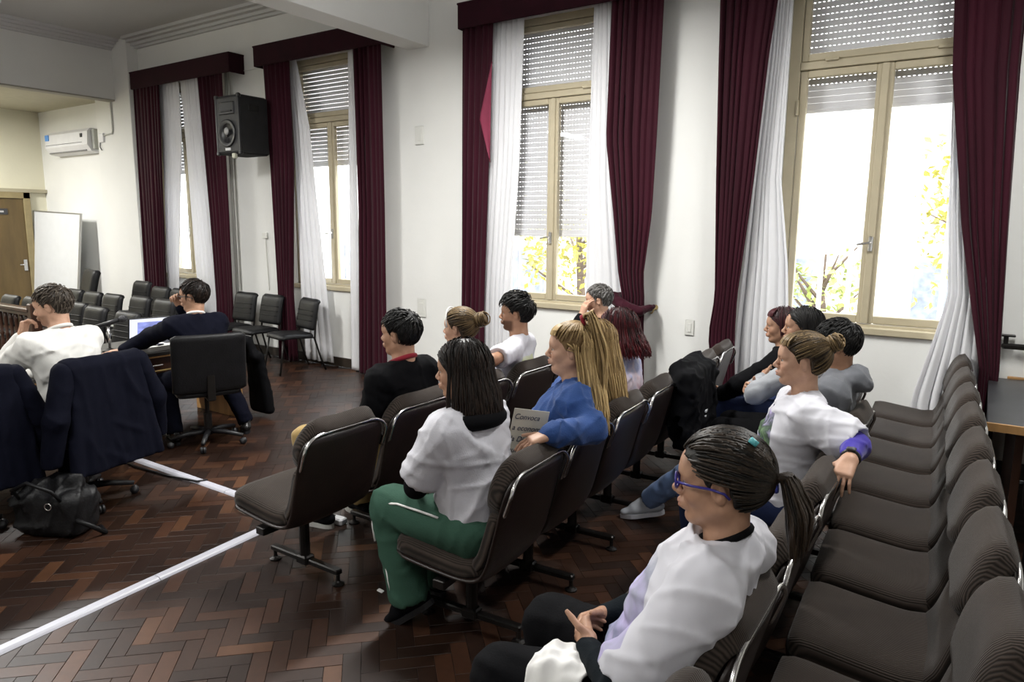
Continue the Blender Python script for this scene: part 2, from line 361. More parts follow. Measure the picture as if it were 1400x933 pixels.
curtain('velvet_curtain', [(3.95, -3.08, -2.58), (2.6, -3.1, -2.6), (1.9, -3.0, -2.62), (1.35, -2.93, -2.68), (1.12, -2.88, -2.66), (.9, -2.9, -2.66), (-.02, -2.92, -2.62)], cy, 7, .03, M_VELVET, 'maroon velvet curtain tied back to a brass wall hook', 'curtain', seed=12)
curtain('velvet_curtain', [(3.95, -2.09, -1.58), (3.2, -2.07, -1.66), (2.2, -2.04, -1.72), (1.2, -2.0, -1.8), (.85, -2.04, -1.80), (.55, -2.0, -1.78), (-.02, -2.0, -1.74)], cy, 7, .03, M_VELVET, 'maroon velvet curtain behind the empty chairs at the end of the middle row', 'curtain', seed=13)
curtain('sheer_curtain', [(3.9, -1.64, -1.5), (3.2, -1.66, -1.5), (2.2, -1.72, -1.5), (1.5, -1.76, -1.4), (1.0, -1.79, -1.36), (.05, -1.82, -1.3)], sy, 6, .025, M_SHEER, 'white sheer curtain behind the two women by the wide window', 'curtain', seed=14)
curtain('sheer_curtain', [(3.9, -.36, -.22), (2.9, -.36, -.2), (1.9, -.30, -.1), (1.3, -.25, -.02), (.9, -.33, .01), (.5, -.42, .03), (.25, -.42, .03)], sy, 6, .028, M_SHEER, 'white sheer curtain draped onto the end seats of the empty row', 'curtain', seed=15)
curtain('velvet_curtain', [(3.95, -.43, .02), (2.9, -.36, .04), (1.8, -.2, .08), (.8, .0, .12), (-.02, .02, .13)], cy-.02, 6, .03, M_VELVET, 'maroon velvet curtain beside the dark desk', 'curtain', seed=16)
# folded-out lining on the straight curtain
def lin(u, v):
    z = 3.45-1.0*v; xr = -4.43-.02*v; xl = xr-(.15*(v/.55) if v < .55 else .15*(1-v)/.45)*.95; x, zz = plane_at(xl+(xr-xl)*u, z, 5.94); return (x, 5.94+.012*math.sin(3*u), zz)
MB().sheet(lin, 6, 16).build('lining', M_VELVET2, LINED, True).modifiers.new('thickness', 'SOLIDIFY').thickness = .003
def pelmet(x0, x1, label):
    a, z1 = plane_at(x0, 4.07, 5.95); b, _ = plane_at(x1, 4.07, 5.95); _, z0 = plane_at(x0, 3.82, 5.95)
    r = empty('pelmet', ((a+b)/2, D, z0), 0, label, 'pelmet', 'pelmets over the windows'); h = (b-a)/2
    MB().box(-h, h, -.235, -.215, 0, z1-z0, bev=.006).build('front_board', M_PELMET, r)
    for s in (-1, 1): MB().box(s*h, s*(h-.02), -.216, -.001, 0, z1-z0, bev=.005).build('side_board', M_PELMET, r)
    MB().box(-h-.006, h+.006, -.24, -.001, z1-z0-.012, z1-z0+.008, bev=.004).build('top_board', M_PELMET, r)
    MB().tube([(-h+.03, -.12, .1), (h-.03, -.12, .1)], .012, 8).build('curtain_rail', M_BRASS, r)
pelmet(-11.28, -8.78, 'maroon fabric pelmet over the far window by the pilaster')
pelmet(-8.26, -5.98, 'maroon fabric pelmet over the window next to the loudspeaker')
pelmet(-4.87, -2.5, 'maroon fabric pelmet over the window with half-lowered shutter')
pelmet(-2.1, .1, 'maroon fabric pelmet over the widest uncovered window')
# tie-back and hook
tb = empty('curtain_tieback', (-2.72, 5.98, 1.0), 0, 'maroon fabric tieback pulled round the curtain to the brass hook', 'tieback')
TIEBACK = tb
hk = empty('curtain_hook', (-2.55, D, 1.06), 0, 'small brass curtain hook on the white wall', 'hook')
MB().lathe([(.026, 0), (.026, .006), (.012, .012), (.010, .05), (.02, .06), (.026, .07), (.016, .082), (.004, .086)], 14, R=rotm(PI/2)).build('knob', M_BRASS, hk, True)
MB().tube([(0, -.03, -.005), (0.0, -.05, -.03), (-.01, -.06, -.05), (-.03, -.05, -.05)], .006, 8).build('hook_arm', M_BRASS, hk, True)

# ------------------------------------------------------------------ outside the windows
M_OUT = mat('outside_render', (.55, .53, .50), .8, var=.1, scale=1.)
g = MB().box(-22, 9, D+WT, 26, -.35, -.25); struct('ground_outside', g, mat('outside_paving', (.5, .49, .46), .8, var=.15, scale=2))
b = empty('apartment_building', (-4, 14.5, -1.0), 0, 'pale apartment building seen through the windows', 'building')
MB().box(-16, 12, 0, 3, 0, 9).build('facade', M_OUT, b)
M_OWIN = mat('outside_window', (.15, .165, .19), .8, var=.3)
for k in range(9):
    x = -14.5+k*3.0
    f_ = MB().box(x-.75, x+.75, -.06, .02, .6, 2.3, bev=.02).build('window', mat('outside_frame', (.30, .30, .32), .5), b)
    MB().box(x-.68, x-.04, -.08, .0, .68, 2.22).build('pane', M_OWIN, f_); MB().box(x+.04, x+.68, -.08, .0, .68, 2.22).build('pane', M_OWIN, f_)
MB().box(-16, 12, -.25, .0, 2.75, 2.95, bev=.02).build('ledge', mat('outside_ledge', (.38, .36, .33), .8), b)
rail = empty('iron_railing', (-.4, 8.1, -.25), 0, 'white iron railing outside the wide window', 'railing')
M_RAIL = mat('rail_white', (.82, .82, .80), .5)
MB().box(-2.6, 2.6, -.02, .02, 1.86, 1.90, bev=.005).build('top_rail', M_RAIL, rail); MB().box(-2.6, 2.6, -.02, .02, .2, .24).build('bottom_rail', M_RAIL, rail)
bar = MB().box(-.022, .022, -.012, .012, 0, 2.75, bev=.004).data('bar', M_RAIL)
for k in range(19): obj('bar', bar, rail, (-2.5+k*.28, 0, 0))
M_LEAF = [mat('leaf_yellow', (.30, .27, .04), .6, var=.4, scale=3), mat('leaf_green', (.24, .28, .07), .6, var=.4, scale=3)]
def tree(x, y, h, r, m, label, n=1500, seed=0):
    rng = random.Random(seed); t = empty('tree', (x, y, -.25), 0, label, 'tree', 'trees outside the windows')
    br = MB().tube([(0, 0, 0), (.05, .02, h*.4), (-.03, .05, h*.75), (.02, 0, h)], [.09, .07, .05, .02], 8)
    for k in range(7):
        a = rng.uniform(0, 6.28); z = h*rng.uniform(.35, .8); br.tube([(0, 0, z), (r*.5*math.cos(a), r*.5*math.sin(a), z+.3), (r*.9*math.cos(a), r*.9*math.sin(a), z+.55)], [.03, .02, .008], 5)
    br.build('trunk', mat('bark', (.10, .07, .05), .9, var=.3), t)
    lf = MB()
    for k in range(n):
        a = rng.uniform(0, 6.28); q = rng.random()**.4; z = rng.gauss(0, .45)
        p = np.array((r*q*math.cos(a), r*q*math.sin(a), h*.72+z*r)); s = rng.uniform(.04, .085); R = rotm(rng.uniform(-1, 1), rng.uniform(-1, 1), rng.uniform(0, 6.28))
        lf.add(np.array([(-s, 0, 0), (0, -s*.5, .01), (s, 0, 0), (0, s*.5, .01)]) @ R.T + p, [(0, 1, 2, 3)])
    o = lf.build('foliage', m, t); o['kind'] = 'stuff'
tree(.3, 10.8, 3.1, 1.2, M_LEAF[0], 'yellowing small tree outside the wide window', 1300, 1)
tree(-1.9, 10.4, 1.7, .55, M_LEAF[1], 'low green tree near the wide window railing', 260, 2)
tree(-5.4, 9.9, 2.4, .9, M_LEAF[0], 'yellowing tree outside the half-lowered shutter', 1000, 3)
tree(-7.4, 9.6, 2.2, .6, M_LEAF[1], 'green tree outside the half-lowered shutter', 700, 4)

# ------------------------------------------------------------------ pendant tube lamps (above the picture)
def lamp(x, y, z, along, label, W=None, colr=(1, .99, .955)):
    r = empty('tube_lamp', (x, y, z), along, label, 'lamp', 'pendant tube lamps')
    MB().box(-.7, .7, -.13, .13, .03, .09, bev=.02).build('housing', M_WHITEP, r)
    for s in (-.06, .06): MB().tube([(-.62, s, .012), (.62, s, .012)], .014, 8).build('tube', emis('tube_glow', (.95, .98, 1), 14.0) if 'tube_glow' not in MATS else MATS['tube_glow'], r)
    for s in (-.5, .5): MB().tube([(s, 0, .09), (s, 0, CZ-z if x > X0 else 3.72-z)], .006, 6).build('rod', M_CHROME, r)
    ld = bpy.data.lights.new('lamp_light', 'AREA'); ld.shape = 'RECTANGLE'; ld.size = 1.3; ld.size_y = .2; ld.energy = W or LAMP_W; ld.color = colr
    lo = bpy.data.objects.new('lamp_light', ld); COL.objects.link(lo); lo.parent = r; lo.location = (0, 0, -.006)
    ud = bpy.data.lights.new('ceiling_fill', 'AREA'); ud.shape = 'RECTANGLE'; ud.size = 1.3; ud.size_y = .2; ud.energy = (W or LAMP_W)*.22; ud.color = colr  # added fill above the closed housing, only there to brighten the ceiling
    uo = bpy.data.objects.new('ceiling_fill', ud); COL.objects.link(uo); uo.parent = r; uo.location = (0, 0, .10); uo.rotation_euler = (PI, 0, 0)
for x, y, l, k in ((-3.3, 3.9, 'white pendant tube lamp above the front chair rows', 1.25), (.2, 3.9, 'white pendant tube lamp above the empty chair row', .62), (-3.3, .2, 'white pendant tube lamp over the aisle beside the floor trunking', .45), (.2, -.6, 'white pendant tube lamp behind the audience near the back wall', .2)): lamp(x, y, 3.66, PI/2, l, LAMP_W*k)
for x, y, l, k in ((-7.6, 2.3, 'white pendant tube lamp above the front desks', 1.3), (-7.6, -.8, 'white pendant tube lamp over the bare floor beyond the desks', .8)): lamp(x, y, 3.66, PI/2, l, LAMP_W*k)
lamp(-13.1, 3.2, 3.60, PI/2, 'white tube lamp in the side hall', 170)

# ------------------------------------------------------------------ implicit surfaces (numpy grids, surface nets)
def mesh_np(name, v, q, m=None, smooth=True):
    me = bpy.data.meshes.new(name); n, k = len(v), len(q); w = q.shape[1] if k else 4
    me.vertices.add(n); me.vertices.foreach_set('co', np.asarray(v, np.float32).ravel())
    me.loops.add(k*w); me.loops.foreach_set('vertex_index', np.asarray(q, np.int32).ravel())
    me.polygons.add(k); me.polygons.foreach_set('loop_start', np.arange(0, k*w, w, dtype=np.int32))
    me.polygons.foreach_set('use_smooth', np.full(k, smooth))
    if m is not None:
        for mm in (m if isinstance(m, (list, tuple)) else [m]): me.materials.append(mm)
    me.update(calc_edges=True); me.validate(); return me
A3 = lambda p: np.array(p, float)
class Grid:
    def __init__(s, lo, hi, h):
        s.lo = A3(lo); s.h = h; s.n = np.maximum(np.ceil((A3(hi)-s.lo)/h).astype(int)+1, 4)
        s.ax = [s.lo[i]+h*np.arange(s.n[i]) for i in range(3)]
        s.val = np.full(s.n, .5, np.float32)
    def _sub(s, lo, hi):
        i0 = np.clip(np.floor((A3(lo)-s.lo)/s.h).astype(int), 0, s.n-1); i1 = np.clip(np.ceil((A3(hi)-s.lo)/s.h).astype(int)+1, 1, s.n)
        if np.any(i1 <= i0): return None, None
        sl = tuple(slice(a, b) for a, b in zip(i0, i1))
        return sl, (s.ax[0][sl[0]][:, None, None], s.ax[1][sl[1]][None, :, None], s.ax[2][sl[2]][None, None, :])
    def _mix(s, sl, d, k, op):
        a = s.val[sl]
        if op == 'add':
            if k <= 0: s.val[sl] = np.minimum(a, d)
            else:
                h = np.clip(.5+.5*(a-d)/k, 0, 1); s.val[sl] = a*(1-h)+d*h-k*h*(1-h)
        elif op == 'sub':
            d = -d
            if k <= 0: s.val[sl] = np.maximum(a, d)
            else:
                h = np.clip(.5-.5*(a-d)/k, 0, 1); s.val[sl] = a*(1-h)+d*h+k*h*(1-h)
    def cone(s, a, ra, b, rb, k=.02, op='add', flat=None):
        a, b = A3(a), A3(b); m = max(ra, rb)+k+3*s.h
        sl, P = s._sub(np.minimum(a, b)-m, np.maximum(a, b)+m)
        if sl is None: return s
        ab = b-a; L2 = max(float(ab @ ab), 1e-9)
        X, Y, Z = (P[i]-a[i] for i in range(3))
        t = np.clip((X*ab[0]+Y*ab[1]+Z*ab[2])/L2, 0, 1)
        dx, dy, dz = X-t*ab[0], Y-t*ab[1], Z-t*ab[2]
        if flat is not None:
            n, sc = A3(flat[0]), flat[1]; n = n/np.linalg.norm(n); q = (dx*n[0]+dy*n[1]+dz*n[2])*(sc-1); dx, dy, dz = dx+q*n[0], dy+q*n[1], dz+q*n[2]
        d = np.sqrt(dx*dx+dy*dy+dz*dz)-(ra+(rb-ra)*t)
        s._mix(sl, d, k, op); return s
    def ell(s, c, r, k=.02, op='add', R=None):
        c, r = A3(c), A3(r) if np.ndim(r) else np.full(3, float(r)); m = r.max()+k+3*s.h
        sl, P = s._sub(c-m, c+m)
        if sl is None: return s
        X, Y, Z = (P[i]-c[i] for i in range(3))
        if R is not None:
            R = np.array(R); X, Y, Z = (R[0, i]*X+R[1, i]*Y+R[2, i]*Z for i in range(3))
        k0 = np.sqrt((X/r[0])**2+(Y/r[1])**2+(Z/r[2])**2); k1 = np.sqrt((X/r[0]**2)**2+(Y/r[1]**2)**2+(Z/r[2]**2)**2)
        s._mix(sl, k0*(k0-1)/np.maximum(k1, 1e-6), k, op); return s
    def box(s, c, hs, rad=.01, k=.0, op='add', R=None):
        c, hs = A3(c), A3(hs); m = np.linalg.norm(hs)+rad+k+3*s.h
        sl, P = s._sub(c-m, c+m)
        if sl is None: return s
        Q = [P[i]-c[i] for i in range(3)]
        if R is not None:
            R = np.array(R); Q = [R[0, i]*Q[0]+R[1, i]*Q[1]+R[2, i]*Q[2] for i in range(3)]
        Q = [np.abs(Q[i])-(hs[i]-rad) for i in range(3)]
        d = np.sqrt(np.maximum(Q[0], 0)**2+np.maximum(Q[1], 0)**2+np.maximum(Q[2], 0)**2)+np.minimum(np.maximum(np.maximum(Q[0], Q[1]), Q[2]), 0)-rad
        s._mix(sl, d, k, op); return s
    def cut(s, p, n, k=0.0):
        # keep the side the normal points away from
        n = A3(n)/np.linalg.norm(n); p = A3(p)
        d = (s.ax[0][:, None, None]-p[0])*n[0]+(s.ax[1][None, :, None]-p[1])*n[1]+(s.ax[2][None, None, :]-p[2])*n[2]
        s.val = np.maximum(s.val, d).astype(np.float32); return s
    def pts(s): return s.ax[0][:, None, None], s.ax[1][None, :, None], s.ax[2][None, None, :]
    def fold(s, amp, wl, seed=0, n=7, zs=1.0, aniso=(1, 1, 1), lump=.5):
        # cloth creases: narrow ridges that come and go, over faint broad lumps
        rng = np.random.default_rng(seed); X, Y, Z = s.pts(); acc = 0
        for i in range(n):
            d = rng.normal(size=3)*np.array(aniso); d /= np.linalg.norm(d); w = 2*PI/(wl*rng.uniform(.9, 1.9)); p, p2, p3 = rng.uniform(0, 6.28, 3)
            e = rng.normal(size=3); e /= np.linalg.norm(e); e2 = rng.normal(size=3); e2 /= np.linalg.norm(e2)
            ph = w*(d[0]*X+d[1]*Y+d[2]*Z)+1.1*np.sin(.35*w*(e[0]*X+e[1]*Y+e[2]*Z)+p2)+p
            m = np.clip(.5+1.1*np.sin(15*(e2[0]*X+e2[1]*Y+e2[2]*Z)+p3), 0, 1)
            acc = acc+m*np.exp(-(np.sin(ph*.5)/.30)**2)
            if i < 2: acc = acc+lump*.5*np.sin(.45*ph)
        s.val = (s.val-amp*acc).astype(np.float32); return s
    def nets(s):
        V = s.val; ins = V < 0
        c = [ins[i:ins.shape[0]-1+i, j:ins.shape[1]-1+j, k:ins.shape[2]-1+k] for i in (0, 1) for j in (0, 1) for k in (0, 1)]
        cnt = sum(x.astype(np.int8) for x in c); act = (cnt > 0) & (cnt < 8)
        I = np.argwhere(act); idx = np.full(act.shape, -1, np.int64); idx[tuple(I.T)] = np.arange(len(I))
        if len(I) == 0: return np.zeros((0, 3)), np.zeros((0, 4), int)
        off = np.array([(i, j, k) for i in (0, 1) for j in (0, 1) for k in (0, 1)])
        cv = np.stack([V[I[:, 0]+o[0], I[:, 1]+o[1], I[:, 2]+o[2]] for o in off], 1)
        acc = np.zeros((len(I), 3)); n = np.zeros(len(I))
        for a in range(8):
            for b in range(a+1, 8):
                if np.abs(off[a]-off[b]).sum() != 1: continue
                va, vb = cv[:, a], cv[:, b]; m = (va < 0) != (vb < 0)
                t = np.where(m, va/np.where(m, va-vb, 1), 0)
                p = off[a][None, :]+t[:, None]*(off[b]-off[a])[None, :]
                acc += p*m[:, None]; n += m
        verts = s.lo+s.h*(I+acc/np.maximum(n, 1)[:, None])
        quads = []
        for ax in range(3):
            u, v = (ax+1) % 3, (ax+2) % 3
            a = [slice(None)]*3; b = [slice(None)]*3; a[ax] = slice(0, -1); b[ax] = slice(1, None)
            A_, B_ = ins[tuple(a)], ins[tuple(b)]; E = np.argwhere(A_ != B_)
            ok = (E[:, u] > 0) & (E[:, v] > 0) & (E[:, u] < ins.shape[u]-1) & (E[:, v] < ins.shape[v]-1); E = E[ok]
            if len(E) == 0: continue
            du = np.zeros(3, int); du[u] = 1; dv = np.zeros(3, int); dv[v] = 1
            q = np.stack([idx[tuple((E-du-dv).T)], idx[tuple((E-dv).T)], idx[tuple(E.T)], idx[tuple((E-du).T)]], 1)
            fl = ~A_[tuple(E.T)]; q[fl] = q[fl][:, ::-1]
            quads.append(q)
        Q = np.concatenate(quads); Q = Q[(Q >= 0).all(1)]
        return verts, Q
def smooth_v(v, q, it=2, lam=.5):
    v = np.array(v)
    if len(v) == 0: return v
    for _ in range(it):
        s = np.zeros_like(v); n = np.zeros(len(v))
        for a, b in ((0, 1), (1, 2), (2, 3), (3, 0)):
            np.add.at(s, q[:, a], v[q[:, b]]); np.add.at(n, q[:, a], 1); np.add.at(s, q[:, b], v[q[:, a]]); np.add.at(n, q[:, b], 1)
        v = v+lam*(s/np.maximum(n, 1)[:, None]-v)
    return v
def grid_obj(name, g, m, parent=None, it=1):
    v, q = g.nets(); return obj(name, mesh_np(name, smooth_v(v, q, it), q, m), parent)

_tg = Grid((-.25, -.2, -.02), (.3, .2, .3), .009)
_tg.cone((-.15, -.05, .16), .045, (-.02, -.085, .075), .050, .03); _tg.cone((-.02, -.085, .075), .050, (.12, -.04, .045), .042, .03); _tg.cone((.12, -.04, .045), .040, (.185, .10, .075), .022, .02); _tg.cone((-.15, -.05, .16), .04, (-.10, .06, .17), .03, .03)
_tg.fold(.006, .05, 3, 4); grid_obj('band', _tg, M_VELVET, TIEBACK, 1)

# ------------------------------------------------------------------ furniture
def corduroy():
    m, N, L, P = new_mat('brown_corduroy'); P.inputs['Roughness'].default_value = .85; P.inputs['Specular IOR Level'].default_value = .25
    P.inputs['Sheen Weight'].default_value = .12; P.inputs['Sheen Roughness'].default_value = .4
    tc = N.new('ShaderNodeTexCoord'); wv = N.new('ShaderNodeTexWave'); wv.bands_direction = 'Y'; wv.inputs['Scale'].default_value = 46; wv.inputs['Distortion'].default_value = .4
    L.new(tc.outputs['Object'], wv.inputs[0]); nz = N.new('ShaderNodeTexNoise'); nz.inputs['Scale'].default_value = 7; nz.inputs['Detail'].default_value = 5; L.new(tc.outputs['Object'], nz.inputs[0])
    rp = N.new('ShaderNodeValToRGB'); rp.color_ramp.elements[0].color = (.012, .0085, .0065, 1); rp.color_ramp.elements[1].color = (.052, .038, .030, 1); L.new(wv.outputs[0], rp.inputs[0])
    mx = N.new('ShaderNodeMix'); mx.data_type = 'RGBA'; mx.blend_type = 'MULTIPLY'; mx.inputs[0].default_value = .55; L.new(rp.outputs[0], mx.inputs[6])
    r2 = N.new('ShaderNodeValToRGB'); r2.color_ramp.elements[0].position = .3; r2.color_ramp.elements[0].color = (.6, .58, .55, 1); r2.color_ramp.elements[1].position = .7; r2.color_ramp.elements[1].color = (1.2, 1.2, 1.2, 1); L.new(nz.outputs[0], r2.inputs[0]); L.new(r2.outputs[0], mx.inputs[7]); L.new(mx.outputs[2], P.inputs['Base Color'])
    b = N.new('ShaderNodeBump'); b.inputs['Strength'].default_value = .5; b.inputs['Distance'].default_value = .002; L.new(wv.outputs[0], b.inputs['Height']); L.new(b.outputs[0], P.inputs['Normal'])
    return m
M_CORD = corduroy()
M_SHELL = mat('brown_vinyl_shell', (.016, .009, .007), .40, var=.2, scale=10, bump=.12, bscale=120)
def spline(pts, n):
    P = np.array(pts, float); t = np.concatenate([[0], np.cumsum(np.linalg.norm(np.diff(P, axis=0), axis=1))]); t /= t[-1]
    # smooth by Catmull-Rom resampling
    out = []
    for s_ in np.linspace(0, 1, n):
        i = min(max(int(np.searchsorted(t, s_)-1), 0), len(P)-2); u = (s_-t[i])/max(t[i+1]-t[i], 1e-9)
        p0, p1, p2, p3 = P[max(i-1, 0)], P[i], P[i+1], P[min(i+2, len(P)-1)]
        out.append(.5*((2*p1)+(-p0+p2)*u+(2*p0-5*p1+4*p2-p3)*u*u+(-p0+3*p1-3*p2+p3)*u**3))
    return np.array(out)
def rnd(s_, L, r):
    # corner inset for a rounded rectangle, s_ along the length
    d = min(s_, L-s_)
    if d >= r: return 0.0
    return r-math.sqrt(max(r*r-(r-d)**2, 0))
def pad(prof, hw, th, nu=20, nv=12, corner=.06, edge=.5, back=0.0, dish=0.0, closed_bottom=True):
    """cushion swept along a side profile (x, z): thickness th on the left-hand side of travel, rounded outline and edges"""
    S = spline(prof, nu+1); T = np.gradient(S, axis=0); T /= np.linalg.norm(T, axis=1)[:, None]; Nn = np.stack([T[:, 1], -T[:, 0]], 1)
    L = np.linalg.norm(np.diff(S, axis=0), axis=1).sum()
    def pos(u, v, top):
        i = int(round(u*nu)); w_ = hw-rnd(u*L, L, corner)
        vv = math.sin((v-.5)*PI)  # denser at the edges
        y = w_*vv
        e = max(0., 1-abs(vv)**6)**edge; eu = max(0., 1-abs(2*u-1)**10)**edge
        t_ = (th*(.18+.82*e*eu) if top else -back*(.3+.7*e*eu))
        ds = dish*(vv*vv)
        p = S[i]+Nn[i]*(t_+ds)
        return (p[0], y, p[1])
    return MB().slab(lambda u, v: pos(u, v, True), lambda u, v: pos(u, v, False), nu, nv)
SEAT_P = [(.258, .405), (.20, .405), (.04, .385), (-.10, .375), (-.20, .40)]
BACK_P = [(-.165, .385), (-.215, .45), (-.25, .55), (-.282, .665)]
HEAD_P = [(-.278, .640), (-.300, .73), (-.330, .815), (-.358, .838)]
SHELL_P = [(.262, .388), (.22, .385), (.05, .365), (-.10, .355), (-.19, .375), (-.235, .44), (-.268, .55), (-.303, .69), (-.345, .832)]
def make_aud_chair():
    r = empty('auditorium_chair')
    pad(SHELL_P, .262, .012, 40, 12, .10, .6, .018, .012).build('shell', M_SHELL, r, True)
    pad(SEAT_P, .248, .078, 18, 14, .07, .33, .0, .0).build('seat_cushion', M_CORD, r, True)
    pad(BACK_P, .243, .060, 16, 14, .05, .33, .0, .012).build('back_cushion', M_CORD, r, True)
    pad(HEAD_P, .250, .095, 18, 16, .115, .36, .0, .012).build('headrest', M_CORD, r, True)
    # chrome rim round the top of the shell
    tr = MB(); pts = []
    for s_ in np.linspace(0, 1, 9): pts.append((-.312-.03*s_, -.262, .68+.085*s_))
    for a in np.linspace(0, PI/2, 8)[1:]: pts.append((-.347, -.262+.11*(1-math.cos(a)), .765+.078*math.sin(a)))
    pts = [np.array(p) for p in pts]; pts2 = [np.array((p[0], -p[1], p[2])) for p in reversed(pts)]
    tr.tube(pts+pts2, [.004]+[.0085]*(len(pts)*2-2)+[.004], 6); tr.build('rim_trim', M_CHROME, r, True)
    MB().box(-.06, .06, -.06, .06, .335, .365, bev=.006).tube([(0, 0, .06), (0, 0, .34)], .027, 12).build('pole', M_BLACKM, r)
    fb = MB().box(-.26, .26, -.02, .02, .055, .085, bev=.006); fb.box(-.04, .04, -.032, .032, .048, .098, bev=.008)
    fb.build('foot_bar', M_BLACKM, r)
    for s_ in (-1, 1):
        MB().lathe([(.032, 0), (.032, .008), (.014, .016), (.010, .022), (.010, .075), (.016, .078)], 12, c=(s_*.245, 0, 0)).build('glide', M_BLACKM, r)
    MB().box(-.03, .03, -.268, .268, .30, .34, bev=.004).build('beam', M_BLACKM, r)
    return r
AUD = make_aud_chair(); AUD_USED = []
def aud(x, y, skew, label, group):
    r = AUD if not AUD_USED else copy_tree(AUD); AUD_USED.append(1)
    r.location = (x, y, 0); r.rotation_euler = (0, 0, PI+skew); tag(r, label, 'chair', group); return r
ROW_A = [(-2.83, 2.29+.576*k) for k in range(6)]
ROW_B = [(-1.80-.035*k, 2.37+.526*k) for k in range(7)]
ROW_C = [(-.725-.013*k, 1.155+.552*k) for k in range(6)]+[(-.92, 4.53), (-1.08, 5.08)]
ROW_D = [(-.175-.032*k, 1.99+.556*k) for k in range(8)]
labA = ['empty brown auditorium chair at the aisle end of the front row', 'brown auditorium chair under the man in black jacket', 'brown auditorium chair under the woman with bun in the front row', 'brown auditorium chair under the dark-haired man in white T-shirt', 'empty brown auditorium chair between the two men of the front row', 'brown auditorium chair under the grey-haired man by the window']
labB = ['brown auditorium chair under the woman in green trousers', 'brown auditorium chair under the woman in denim jacket', 'brown auditorium chair under the blonde woman in red and denim', 'brown auditorium chair under the red-haired woman', 'brown auditorium chair with a black jacket hung on its back', 'empty brown auditorium chair next to the chair with black jacket', 'empty brown auditorium chair at the maroon curtain end of the middle row']
labC = ['empty brown auditorium chair at the aisle end beside the woman with blue glasses', 'brown auditorium chair under the woman with blue glasses', 'empty brown auditorium chair right behind the ponytail of the woman with glasses', 'empty brown auditorium chair with a hand resting on its back', 'brown auditorium chair under the woman with purple sleeves', 'brown auditorium chair under the man in grey hoodie', 'brown auditorium chair under the black-haired woman in grey', 'brown auditorium chair under the woman in black by the sheer curtain']
ordn = ['first', 'second', 'third', 'fourth', 'fifth', 'sixth', 'seventh', 'eighth']
for (x, y), l in zip(ROW_A, labA): aud(x, y, 0, l, 'front row of brown auditorium chairs')
for (x, y), l in zip(ROW_B, labB): aud(x, y, .07, l, 'middle row of brown auditorium chairs').scale = (1, .955, 1)
for (x, y), l in zip(ROW_C, labC): aud(x, y, .01, l, 'third row of brown auditorium chairs')
for k, (x, y) in enumerate(ROW_D):
    aud(x, y, .055, 'empty brown auditorium chair, %s from the window wall in the empty row' % ordn[7-k], 'empty back row of brown auditorium chairs')

# black stacking chairs by the far windows -----------------------------------------
def make_black_chair():
    r = empty('black_chair')
    pad([(.24, .43), (.1, .435), (-.1, .425), (-.2, .42)], .225, .055, 12, 10, .05, .45, .015).build('seat', M_LEATHER, r, True)
    bk = pad([(-.20, .50), (-.225, .62), (-.25, .74), (-.275, .83), (-.31, .855)], .22, .05, 18, 10, .04, .42, .02, .008).build('backrest', M_LEATHER, r, True)
    for z in (.62, .68, .74):
        x = np.interp(z, [.5, .62, .74, .83], [-.20, -.225, -.25, -.275])
        MB().tube([(x+.052, s_*.19, z) for s_ in np.linspace(-1, 1, 9)], .006, 5).build('rib', M_LEATHER, bk, True)
    for s_ in (-1, 1):
        MB().tube([(.20, s_*.19, .43), (.235, s_*.205, .2), (.27, s_*.215, .0)], .012, 8).build('leg', M_BLACKM, r, True)
        MB().tube([(-.26, s_*.205, .80), (-.215, s_*.205, .55), (-.20, s_*.205, .40), (-.27, s_*.215, .15), (-.33, s_*.22, .0)], .012, 8).build('leg', M_BLACKM, r, True)
    MB().tube([(.19, -.19, .415), (.19, .19, .415)], .011, 8).tube([(-.19, -.205, .415), (-.19, .205, .415)], .011, 8).build('seat_frame', M_BLACKM, r, True)
    return r
BLK = make_black_chair(); BU = []
def blk(x, y, rz, label, group, sz=1.0):
    r = BLK if not BU else copy_tree(BLK); BU.append(1); r.location = (x, y, 0); r.rotation_euler = (0, 0, rz); r.scale = (1, 1, sz); tag(r, label, 'chair', group)
S_ = -PI/2
gw = 'black padded chairs along the window wall'
blk(-7.08, 5.66, S_-.22, 'black ribbed chair in front of the sweeping white sheer curtain', gw)
blk(-7.78, 5.68, S_-.05, 'black ribbed chair with a maroon curtain right behind it', gw)
blk(-8.30, 5.66, S_, 'black ribbed chair under the loudspeaker', gw)
gr = 'black padded chairs in rows behind the front desks'
for x, y, sz, l in ((-10.5, 5.45, 1.06, 'tall black padded chair against the maroon curtain beside the pilaster'), (-9.95, 5.42, 1, 'black padded chair second from the pilaster in the rearmost row'), (-9.45, 5.42, 1, 'black padded chair behind the head of the man in navy suit'),
    (-10.5, 4.5, 1, 'black padded chair in front of the whiteboard end of the middle row'), (-9.92, 4.46, 1, 'black padded chair second from the whiteboard in the middle row'), (-9.4, 4.46, 1, 'black padded chair third from the whiteboard in the middle row'), (-8.85, 4.52, 1, 'black padded chair fourth from the whiteboard in the middle row'), (-8.3, 4.52, 1, 'black padded chair at the desk end of the middle row'),
    (-8.75, 3.72, 1, 'black padded chair beside the head of the man in white shirt'), (-8.15, 3.64, 1, 'black padded chair behind the microphone'), (-7.42, 3.6, 1, 'black padded chair right behind the open laptop'),
    (-10.25, 3.62, 1, 'black padded chair behind the wooden balustrade, farther from the desks'), (-9.75, 3.66, 1, 'black padded chair behind the wooden balustrade, nearer the desks')):
    blk(x, y, S_, l, gr, sz)
